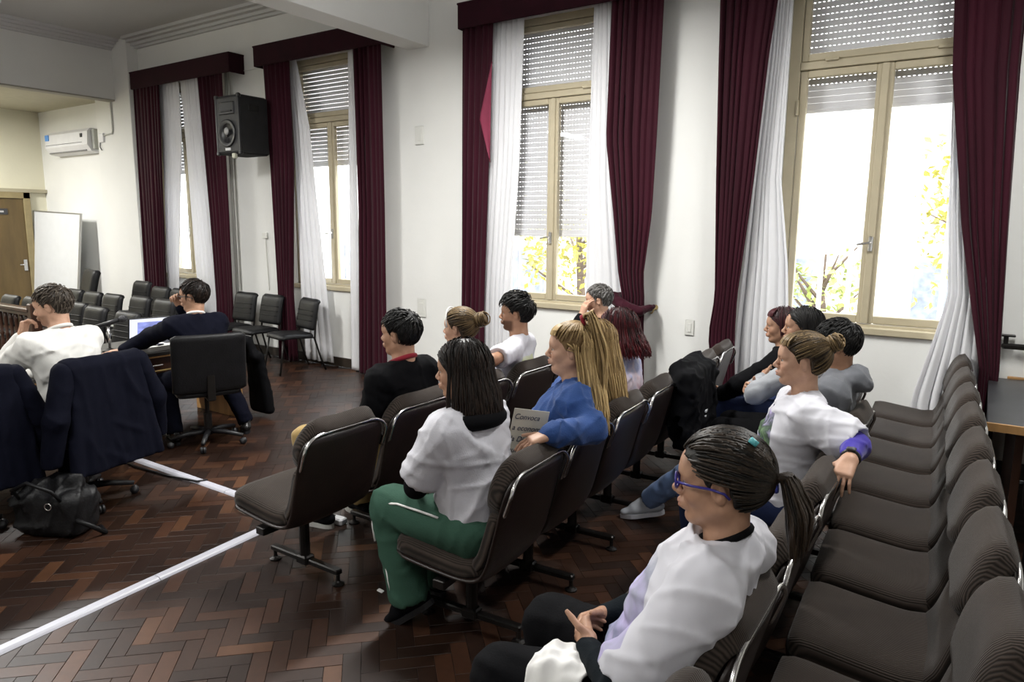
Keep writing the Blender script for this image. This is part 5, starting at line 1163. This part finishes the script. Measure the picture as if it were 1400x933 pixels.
# P4 man in black jacket, front row
c = person('man in black jacket with red collar sitting in the front row', ROW_A[1], PI, (-.16, .0, 1.205), yaw=.22, pitch=.03, skin='mid', hair=dict(style='short', mat=H_BLACK, n=420, len=.05, vol=.012, thick=.013), seed=4, bulk=1.05,
    top=dict(sleeve='long', mat=C_BLACK, name='jacket', inf=.022, fold=.006, hem=.47, collar=C_RED, collar_r=.070, collar_t=.014), pants=dict(mat=C_KHAKI, inf=.018), shoes=dict(mat=C_BLACK, sole=mat('sole_pale', (.55, .55, .52), .7)),
    legs={1: dict(knee=(.41, .20, .555), ank=(.36, .14, .105)), -1: dict(knee=(.36, -.14, .52))})
# P6 woman with bun, front row
c = person('woman with streaked hair in a bun and headband in the front row', ROW_A[2], PI, (-.11, -.02, 1.165), yaw=.20, fem=True, skin='fair', hair=dict(style='swept', mat=H_STREAK, tie=(-.115, 0, .055), bun=(-.145, 0, .062, .046), tip=.2), seed=6, hs=.97,
    top=dict(sleeve='long', mat=C_WHITE, name='shirt', fold=.004), pants=dict(mat=C_JEAN), shoes=BLK_SH)
head_tube(c, [(.066*math.cos(a)*.25+.052, .088*math.sin(a), .030+.102*math.cos(a)) for a in np.linspace(-1.75, 1.75, 15)], .0045, 'headband', M_PAPER)
# P7 man in white T-shirt
c = person('bearded dark-haired man in white T-shirt with arm along the chair back', ROW_A[3], PI, (-.15, -.02, 1.205), yaw=.45, skin='tan', beard=(.30, .26, .24), hair=dict(style='short', mat=H_BLACK, n=460, len=.07, vol=.030, thick=.016, whorl=(-.8, 0, .6)), seed=7, twist=.30,
    top=dict(sleeve='short', mat=print_mat('white_tee_back_print', (.62, .615, .665), [(.35, .42, .22), (.62, .66, .30), (.62, .615, .665)], (-.5, -.12, .78), (-.1, .08, .92)), name='t_shirt', len=.66, fold=.0045), pants=dict(mat=C_JEAN), shoes=BLK_SH,
    arms={1: dict(el=(-.26, .40, .955), wr=(-.16, .62, .90), fd=(.35, .9, -.15), bn=(-.1, .1, 1), bare=True), -1: dict(bare=True)})
# P10 grey-haired man by the window
c = person('grey-haired man resting his cheek on his hand below the window', ROW_A[5], PI, (-.17, -.06, 1.20), yaw=.42, pitch=.10, skin='fair', hair=dict(style='short', mat=H_GREY, n=420, len=.035, vol=.006), seed=10,
    top=dict(sleeve='long', mat=C_BLACK, name='sweater', inf=.018, h=.013), pants=dict(mat=C_JEAN, h=.015), shoes=BLK_SH, arms={1: dict(el=(.02, .17, .82), wr=(-.085, .065, 1.065), fd=(-.22, -.08, .90), bn=(.45, .85, .2), curl=(.3, .4, .3))})
# P5 woman in green trousers
c = person('woman with shoulder-length dark hair in white T-shirt and green trousers', ROW_B[0], PI+.07, (.0, .07, 1.20), pelvis=(-.08, .03, .545), yaw=.26, pitch=.06, fem=True, skin='mid', fine=.0045, bulk=1.12, belly=.03, hair=dict(style='long', mat=H_BROWN, n=460, length=.20, flare=.028, back=.015, azmin=1.25, thick=.013), seed=5,
    top=[dict(sleeve='short', mat=C_WHITE, name='t_shirt', inf=.020, len=.72, fold=.0075, wl=.08, h=.009, hem=.548), dict(sleeve='long', mat=C_BLACK, name='undershirt', inf=.004, sleeves_only=True, fold=.003)],
    pants=dict(mat=C_GREEN, inf=.030, flare=1.5, fold=.005, h=.010), shoes=dict(mat=C_BLACK, sole=M_BLACKP, laces=True), arms={1: dict(el=(.13, .225, .715), wr=(.27, .06, .68), fd=(.7, -.7, -.1)), -1: dict(el=(.08, -.22, .70), wr=(.14, -.02, .655), fd=(.5, .9, -.1))},
    legs={1: dict(knee=(.36, .11, .535), ank=(.27, .11, .15), toe=(.75, .25, -.55)), -1: dict(knee=(.35, -.16, .53), ank=(.33, -.16, .105))})
P5 = c
MB().tube([c['Nk']+A3((.115*math.cos(a)-.01, .125*math.sin(a), -.045-.012*math.cos(a))) for a in np.linspace(0, 2*PI, 25)[:-1]], .034, 10, closed=True).build('scarf', C_BLACK, c['r'], True)
# white stripe along the green trouser leg
st = MB(); k0, a0 = A3((.36, .11, .535)), A3((.27, .11, .15))
st.tube([(.02, .225, .60), (.12, .218, .605), (.26, .196, .60), (.35, .188, .58), (.405, .183, .54), (.41, .186, .47), (.385, .20, .40)], .005, 5); st.build('stripe', M_PAPER, c['r'], True)
st = MB().tube([(.33, .196, .30), (.315, .196, .22), (.30, .192, .155)], .005, 5); st.build('stripe', M_PAPER, c['r'], True)
# P8 woman in denim jacket
c = person('woman in blue denim jacket with long blonde half-ponytail and red hair tie', ROW_B[1], PI+.07, (-.19, -.05, 1.215), yaw=.42, pitch=.0, fem=True, skin='fair', fine=.0042, fat=.007, bulk=1.06, hair=dict(style='half', mat=H_BLONDE, n=520, tie=(-.045, 0, .128), length=.40, flare=.02, back=.05, bangs=True, tail=dict(len=.56, spread=.060, dir=(-.85, 0, .55), n=230, arch=.115, tip=.2)), seed=8, twist=.42,
    top=[dict(sleeve='long', mat=C_DENIM, name='denim_jacket', inf=.020, fold=.007, h=.009, hem=.52, neck=.075, to=.95, open_front=True), dict(sleeve='short', mat=C_WHITE, name='t_shirt', inf=-.002, len=.2, fold=.001)], pants=dict(mat=C_JEAN), shoes=BLK_SH,
    arms={1: dict(el=(-.40, .15, .90), wr=(-.325, .425, .928), fd=(.64, .66, -.24), bn=(.2, .35, .9), curl=(.30, .30, .2), spread=.16, h=.0042, thumb=(.75, .6, .1))})
head_tube(c, [(-.058+.018*math.cos(a)*.4, .020*math.sin(a), .137+.020*math.cos(a)) for a in np.linspace(0, 2*PI, 17)[:-1]], .010, 'hair_tie', C_RED, 8, True)
MB().tube([c['Nk']+A3((.02+.078*math.cos(a), .082*math.sin(a), -.01-.035*math.cos(a))) for a in np.linspace(.5, 2*PI-.5, 22)], .013, 8).build('jacket_collar', C_DENIM, c['r'], True)
P8 = c
# P9 blonde woman behind
c = person('long-haired blonde woman in coral top and dark denim jacket', ROW_B[2], PI+.07, (-.12, .03, 1.175), yaw=.1, pitch=.1, fem=True, skin='fair', hair=dict(style='long', mat=H_BLONDE, n=420, length=.36, flare=.02, back=.05, azmin=1.3), seed=9,
    top=[dict(sleeve='long', mat=C_JEAN, name='denim_jacket', inf=.02, fold=.006, neck=.09, hem=.52)], pants=dict(mat=C_BLACK), shoes=BLK_SH)
MB().tube([c['Nk']+A3((.01+.085*math.cos(a), .10*math.sin(a), -.045-.03*math.cos(a))) for a in np.linspace(0, 2*PI, 25)[:-1]], .036, 10, closed=True).build('coral_hood', C_CORAL, c['r'], True)
# P11 red-haired woman
c = person('woman with curly dark red hair in tie-dyed white T-shirt', ROW_B[3], PI+.07, (-.045, .03, 1.175), yaw=-.05, pitch=.05, fem=True, skin='mid', hair=dict(style='long', mat=H_RED, n=460, length=.15, flare=.045, back=.02, wave=.014, thick=.018, azmin=1.2), seed=12,
    top=[dict(sleeve='short', mat=print_mat('tie_dye', (.60, .58, .64), [(.60, .58, .64), (.40, .18, .24), (.62, .52, .58), (.36, .40, .62), (.72, .70, .75)], (-.6, -.5, .5), (.6, .5, 1.02)), name='t_shirt', fold=.006, len=.8)], pants=dict(mat=C_JEAN), shoes=BLK_SH)
# P12 woman with blue glasses (nearest)
c = person('woman in white printed T-shirt with blue glasses and ponytail', ROW_C[1], PI+.01, (-.225, .0, 1.172), yaw=.17, pitch=.06, fem=True, skin='mid', fine=.0036, bulk=1.08, belly=.02, fat=.004, hair=dict(style='swept', mat=H_DKSTREAK, n=520, tie=(-.122, 0, .005), tip=.05, thick=.012, tail=dict(len=.19, spread=.046, dir=(-1, 0, .15), n=210, arch=.060, tip=.15)), seed=13,
    top=[dict(sleeve='short', mat=print_mat('white_tee_front_print', (.62, .615, .665), [(.20, .23, .33), (.52, .46, .72), (.33, .34, .42), (.62, .615, .665)], (-.10, -.15, .60), (.4, .3, .96)), name='t_shirt', inf=.018, len=.80, fold=.0065, wl=.085, h=.0075, hem=.505, collar=C_BLACK, collar_r=.064, collar_t=.0095), dict(sleeve='long', mat=cloth('sleeve_black_teal', (.006, .009, .012)), name='undershirt', inf=.004, sleeves_only=True, fold=.003, h=.008, to=.97)],
    pants=dict(mat=C_BLACK, inf=.024, h=.011), shoes=BLK_SH, arms={1: dict(el=(-.10, .285, .70), wr=(.085, .10, .655), fd=(.55, -.75, .15), bn=(.75, .6, .35), curl=(.55, .7, .4), h=.0042, thumb=(.35, .25, .95)), -1: dict(el=(-.06, -.25, .70), wr=(.12, -.07, .655), fd=(.4, .85, .0), bn=(.85, -.4, .35), curl=(.6, .7, .4), h=.0046)},
    legs={1: dict(knee=(.30, .19, .535), ank=(.26, .18, .105)), -1: dict(knee=(.33, -.13, .53))})
glasses(c, mat('glasses_blue', (.030, .022, .20), .3), None)
head_tube(c, [(-.075, .040, .122), (-.083, .044, .117), (-.091, .046, .111)], .008, 'hair_clip', mat('clip_teal', (.10, .42, .45), .4))
head_tube(c, [(-.128+.003*math.cos(a), .019*math.sin(a), .005+.019*math.cos(a)) for a in np.linspace(0, 2*PI, 17)[:-1]], .007, 'hair_tie', mat('tie_blue', (.07, .09, .45), .6), 8, True)
P12 = c
# P13 woman with purple sleeves
c = person('woman with blonde-fringed bun in white printed T-shirt over purple sleeves', ROW_C[4], PI+.01, (-.10, -.01, 1.205), yaw=.26, fem=True, skin='fair', fine=.0040, fat=.003, bulk=1.10, belly=.02, hair=dict(style='swept', mat=H_STREAK, n=420, tie=(-.10, 0, .075), bun=(-.128, 0, .085, .040), bangs=True, tip=.1), seed=14, twist=.38,
    top=[dict(sleeve='short', mat=print_mat('white_tee_landscape_print', (.62, .615, .665), [(.10, .10, .20), (.24, .22, .42), (.04, .07, .05), (.16, .26, .13), (.06, .08, .07), (.52, .45, .72), (.62, .615, .665)], (-.025, -.12, .66), (.4, .3, .97)), name='t_shirt', inf=.020, len=.80, fold=.006, h=.0085, hem=.505), dict(sleeve='long', mat=C_PURPLE, name='undershirt', inf=.010, sleeves_only=True, fold=.004, h=.009, to=.74)],
    pants=dict(mat=C_JEAN), shoes=BLK_SH, arms={1: dict(el=(-.375, .20, .905), wr=(-.385, .415, .905), fd=(.12, .78, -.46), bn=(-.02, .5, .85), curl=(.34, .34, .22), spread=.18, h=.0042, thumb=(.75, .65, .05)), -1: dict(el=(.05, -.24, .72), wr=(.20, -.10, .64))})
w_ = A3((-.384, .385, .905)); d_ = A3((-.01, .215, .0)); d_ /= np.linalg.norm(d_); u = np.cross(d_, (0, 0, 1)); u /= np.linalg.norm(u); k = np.cross(u, d_)
wt = MB().tube([w_+u*.031*math.cos(a)+k*.029*math.sin(a) for a in np.linspace(0, 2*PI, 21)[:-1]], .008, 8, closed=True).build('watch_strap', M_BLACKP, c['r'], True)
MB().box(-.018, .018, -.018, .018, -.004, .006, bev=.004).build('watch_face', M_BLACKP, c['r'], False, tuple(w_+k*.036))
head_tube(c, [(-.108+.004*math.cos(a), .022*math.sin(a), .078+.022*math.cos(a)) for a in np.linspace(0, 2*PI, 17)[:-1]], .006, 'hair_tie', mat('tie_pink', (.30, .08, .10), .6), 8, True)
P13 = c
# P14 man in hoodie
c = person('short-haired man in grey hoodie with one leg stretched out', ROW_C[5], PI+.01, (-.165, .0, 1.21), yaw=.10, pitch=.12, skin='tan', hair=dict(style='short', mat=H_BLACK, n=420, len=.03, vol=.006, thick=.012), seed=15, bulk=1.05,
    top=dict(sleeve='long', mat=C_GREY, name='hoodie', inf=.024, fold=.006, hood=True, hem=.48, neck=.074), pants=dict(mat=C_JEANL, inf=.016), shoes=dict(mat=mat('sneaker_grey', (.50, .52, .57), .7, var=.1), sole=mat('sneaker_sole', (.72, .72, .78), .5), laces=True, sock=C_BLACK, h=.0065),
    legs={1: dict(knee=(.44, .05, .49), ank=(.825, -.045, .135), toe=(.86, .42, -.16)), -1: dict(knee=(.38, -.16, .52), ank=(.44, -.22, .105))})
# P15 black-haired woman in grey
c = person('woman with straight black hair and crossed arms in a grey sweatshirt', ROW_C[6], PI+.01, (.0, -.02, 1.20), yaw=.22, fem=True, skin='mid', hair=dict(style='long', mat=H_BLACK, n=380, length=.16, flare=.0, back=.03, azmin=1.5, thick=.006), seed=16,
    top=dict(sleeve='long', mat=C_LGREY, name='sweatshirt', inf=.02, fold=.006), pants=dict(mat=C_BLACK), shoes=BLK_SH, arms={1: dict(el=(.20, .20, .80), wr=(.23, -.04, .84), fd=(.1, -.95, .2), bn=(.9, .1, .2)), -1: dict(el=(.14, -.22, .80), wr=(.27, .05, .80), fd=(.1, .95, .2), bn=(.9, -.1, .2))},
    legs={1: dict(knee=(.42, .10, .52), ank=(.40, .1, .105)), -1: dict(knee=(.42, -.1, .52))})
# P16 woman in black with burgundy hair
c = person('woman with short burgundy hair in black jacket with clasped hands', ROW_C[7], PI+.01, (.075, .03, 1.135), yaw=.22, pitch=.05, fem=True, skin='mid', hair=dict(style='long', mat=H_BURG, n=360, length=.06, flare=.0, back=.01, azmin=1.35, bangs=True), seed=17,
    top=dict(sleeve='long', mat=C_BLACK, name='jacket', inf=.02, fold=.006), pants=dict(mat=C_JEAN), shoes=BLK_SH, arms={1: dict(el=(.28, .24, .74), wr=(.44, .16, .62), fd=(.85, -.35, -.05), bn=(.2, .75, .6), curl=(.4, .5, .3)), -1: dict(el=(.26, -.10, .74), wr=(.44, .05, .61), fd=(.85, .35, 0), bn=(.2, -.7, .6), curl=(.4, .5, .3))},
    legs={1: dict(knee=(.46, .14, .53), ank=(.42, .14, .105)), -1: dict(knee=(.46, -.08, .53))})
# P3 man in navy suit at the desk
c = person('dark-haired man with glasses in navy suit leaning on the desk', (-5.24, 3.31), PI-.40, (-.01, .05, 1.225), yaw=.95, pitch=.06, skin='mid', hair=dict(style='short', mat=H_BROWN, n=420, len=.05, vol=.010, thick=.012), seed=18, bulk=1.08, twist=.25, pelvis=(-.06, 0, .58),
    top=dict(sleeve='long', mat=C_NAVY, name='suit_jacket', inf=.022, fold=.005, hem=.50, h=.012), pants=dict(mat=C_NAVY), shoes=dict(mat=mat('shoe_leather', (.012, .011, .011), .25), sole=M_BLACKP),
    arms={1: dict(el=(.16, .36, .90), wr=(.26, .56, .785), fd=(.55, .8, -.1), bn=(0, 0, 1), curl=(.1, .15, .1)), -1: dict(el=(.33, -.05, .86), wr=(.17, .125, 1.13), fd=(-.15, .35, .85), bn=(.8, -.4, .0), curl=(.9, .8, .5))},
    legs={1: dict(knee=(.24, .27, .50), ank=(.12, .24, .105)), -1: dict(knee=(.32, -.2, .50), ank=(.16, -.33, .105))})
glasses(c, M_BLACKP, None)
MB().tube([c['Nk']+A3((.02+.068*math.cos(a), .068*math.sin(a), .005-.03*math.cos(a))) for a in np.linspace(0, 2*PI, 25)[:-1]], .010, 8, closed=True).build('shirt_collar', M_PAPER, c['r'], True)
# P2 man in white shirt at the desk
c = person('grey-haired man in white shirt leaning forward over the long desk', (-4.76, 2.10), PI+.20, (.13, .0, 1.275), yaw=.55, pitch=.18, skin='fair', beard=(.55, .52, .50), hair=dict(style='short', mat=H_SALT, n=420, len=.04, vol=.010, thick=.012), seed=19, bulk=1.10, pelvis=(-.02, 0, .58), neck_dx=-.06, sw=.19,
    top=dict(sleeve='long', mat=C_CREAM, name='shirt', inf=.020, fold=.007, hem=.52, h=.0105, collar=C_CREAM, collar_r=.068, collar_t=.012), pants=dict(mat=C_NAVY), shoes=BLK_SH,
    arms={1: dict(el=(.40, .22, .83), wr=(.275, .115, 1.085), fd=(-.12, -.22, .85), bn=(.8, .4, .1), curl=(.9, .8, .5)), -1: dict(el=(.42, -.30, .80), wr=(.62, -.12, .775), fd=(.8, .3, -.1))})
# P1 man at the picture edge
c = person('man in white shirt seated beside the leaning man at the long desk', (-4.88, 1.38), PI+.05, (.22, .02, 1.25), yaw=.3, pitch=.1, skin='mid', hair=dict(style='short', mat=H_BROWN, n=300), seed=20, bulk=1.08, pelvis=(-.02, 0, .58), neck_dx=-.06,
    top=dict(sleeve='long', mat=C_CREAM, name='shirt', inf=.020, fold=.007, hem=.52), pants=dict(mat=C_NAVY), shoes=BLK_SH, arms={1: dict(el=(.42, .28, .80), wr=(.60, .1, .775)), -1: dict(el=(.44, -.28, .80), wr=(.62, -.08, .775))})

# ------------------------------------------------------------------ loose cloth and small things
def draped_jacket(x, y, rz, label, sleeve=True, seed=0):
    r = empty('draped_jacket', (x, y, 0), rz, label, 'jacket')
    g = Grid((-.50, -.50, .10), (.1, .50, 1.02), .011)
    for t in np.linspace(-1, 1, 9): g.cone((-.290, t*.21, .93), .038, (-.345-.02*abs(t), t*.285, .28), .040, .03)
    g.cone((-.26, -.22, .945), .05, (-.26, .22, .945), .05, .03); g.box((-.255, 0, .60), (.022, .27, .30), .02, 0, 'sub')
    g.fold(.007, .16, seed, 5, aniso=(.2, 1, .12)); g.cut((0, 0, .30), (0, 0, -1))
    grid_obj('jacket_body', g, C_NAVY, r, 1)
    if sleeve:
        for s in (-1, 1):
            g = Grid((-.55, s*.30-.22, .2), (.05, s*.30+.22, 1.0), .011); g.cone((-.27, s*.25, .92), .065, (-.30, s*.34, .66), .066, .03); g.cone((-.30, s*.34, .66), .066, (-.27, s*.37, .40), .055, .03); g.fold(.004, .10, seed+s+3, 5); g.cut((0, 0, .385), (0, 0, -1)); grid_obj('sleeve', g, C_NAVY, r, 1)
    return r
draped_jacket(-4.76, 2.10, PI+.20, 'navy suit jacket hung over the chair of the man in white shirt', seed=1)
draped_jacket(-4.88, 1.46, PI+.05, 'navy suit jacket hung over the chair at the near desk end', seed=2)
# black jacket on the middle-row chair
jx, jy = ROW_B[4]
r = empty('hung_jacket', (jx, jy, 0), PI+.07, 'black padded jacket hung over an empty middle-row chair', 'jacket')
g = Grid((-.62, -.34, .28), (.0, .34, 1.0), .011); g.cone((-.33, -.20, .895), .055, (-.33, .20, .895), .055, .03)
for t in np.linspace(-1, 1, 7): g.cone((-.40, t*.22, .86), .05, (-.40-.02*(1-abs(t)), t*.25, .45), .06, .03)
for s in (-1, 1): g.cone((-.38, s*.25, .84), .06, (-.36, s*.30, .50), .055, .03)
g.fold(.012, .13, 9, 7); grid_obj('jacket_body', g, C_BLACK, r, 1)
MB().box(-.475, -.465, -.05, .05, .60, .612, R=rotm(0, 0, .1)).build('stripe', M_WHITEP, r); MB().box(-.475, -.465, -.03, .05, .57, .578, R=rotm(0, 0, .1)).build('stripe', M_WHITEP, r)
# black coat at the desk end
r = empty('hanging_coat', (-5.58, 4.03, 0), 0, 'black coat hanging over the wooden desk end', 'coat')
g = Grid((-.3, -.16, .0), (.3, .2, .84), .012); g.cone((-.10, .0, .58), .04, (.05, .0, .58), .04, .03); g.cone((-.10, .0, .58), .045, (-.12, -.015, .735), .04, .04); g.cone((.02, .0, .58), .04, (-.06, -.015, .735), .04, .04)
for t in np.linspace(-1, 1, 5): g.cone((-.03+t*.07, .03, .56), .04, (.0+t*.10, .06, .08), .045, .03)
g.fold(.007, .12, 4, 5, aniso=(1, 1, .25)); g.cut((0, 0, .04), (0, 0, -1)); grid_obj('coat_cloth', g, C_BLACK, r, 1)
# bag on the floor
r = empty('leather_bag', (-4.42, 1.80, 0), .5, 'slouched black leather bag on the floor behind the jacket chair', 'bag')
g = Grid((-.3, -.25, -.01), (.3, .25, .42), .011); g.box((0, 0, .13), (.20, .12, .13), .06, 0); g.cone((-.12, 0, .26), .06, (.10, .02, .30), .05, .05); g.fold(.012, .12, 6, 6); g.cut((0, 0, .002), (0, 0, -1)); grid_obj('bag_body', g, M_LEATHER, r, 1)
MB().tube([(-.13, -.11, .22), (-.14, -.16, .30), (-.02, -.19, .36), (.10, -.16, .30), (.12, -.11, .22)], .010, 8).build('handle', M_LEATHER, r, True)
MB().tube([(.16, -.1, .12), (.28, -.10, .08), (.30, -.02, .01), (.22, .05, .012)], .014, 8).build('strap', M_LEATHER, r, True)
MB().tube([(.05+.02*math.cos(a), -.135, .20+.02*math.sin(a)) for a in np.linspace(0, 2*PI, 13)[:-1]], .004, 6, closed=True).build('buckle', M_CHROME, r, True)
# white cloth on the lap
lx, ly = ROW_C[1]
r = empty('white_towel', (lx, ly, 0), PI+.01, 'crumpled white paper towel on the lap of the woman with glasses', 'towel')
def tw(u, v):
    x, y = .035+.165*u, .115+.165*v; return (x+.003*math.sin(22*v), y+.003*math.sin(19*u), .660-.5*max(0, v-.45)**2+.004*math.sin(17*u+5*v)+.003*math.sin(23*v-9*u)-.10*max(0, u-.8))
t_ = MB().sheet(tw, 26, 22).build('towel_cloth', M_PAPER, r, True); t_.modifiers.new('thickness', 'SOLIDIFY').thickness = .008
# hand-written card on the back of the T-shirt woman's chair neighbour
cardx, cardy = ROW_B[0]
cd = empty('handwritten_card', (-1.615, 2.505, .845), 0, 'cream card with handwritten lines tucked behind the woman in green trousers', 'card')
cd.rotation_euler = (.05, .20, 1.0)
M_CARD = mat('card_cream', (.50, .47, .40), .8, var=.06); M_INK = mat('ink_blue', (.015, .02, .06), .6)
MB().box(-.085, .085, -.002, .002, -.17, .17).build('sheet', M_CARD, cd)
for i, t in enumerate(('Convoca', 'a economi', 'la Distri', 'que reci', 'nuevo a', 'nuestr')):
    fc = bpy.data.curves.new('line', 'FONT'); fc.body = t; fc.size = .034; fc.extrude = .0004; fc.shear = .25
    fo = bpy.data.objects.new('line', fc); COL.objects.link(fo); dg = bpy.context.evaluated_depsgraph_get(); me = bpy.data.meshes.new_from_object(fo.evaluated_get(dg)); bpy.data.objects.remove(fo); me.materials.append(M_INK)
    o = obj('handwriting', me, cd); o.location = (-.080, -.0032, .125-i*.050); o.rotation_euler = (PI/2, 0, 0)
# paper scraps on the parquet
for k, (x, y) in enumerate(((-2.36, 2.36), (-2.22, 2.40), (-2.22, 2.33))):
    o = MB().box(-.018, .018, -.010, .010, 0, .008, R=rotm(.2, .1, k*1.1), bev=.003).build('paper_scrap', M_PAPER, None, False, (x, y, .001)); tag(o, 'tiny white paper scrap on the parquet by the black shoe', 'scrap', 'paper scraps on the floor')
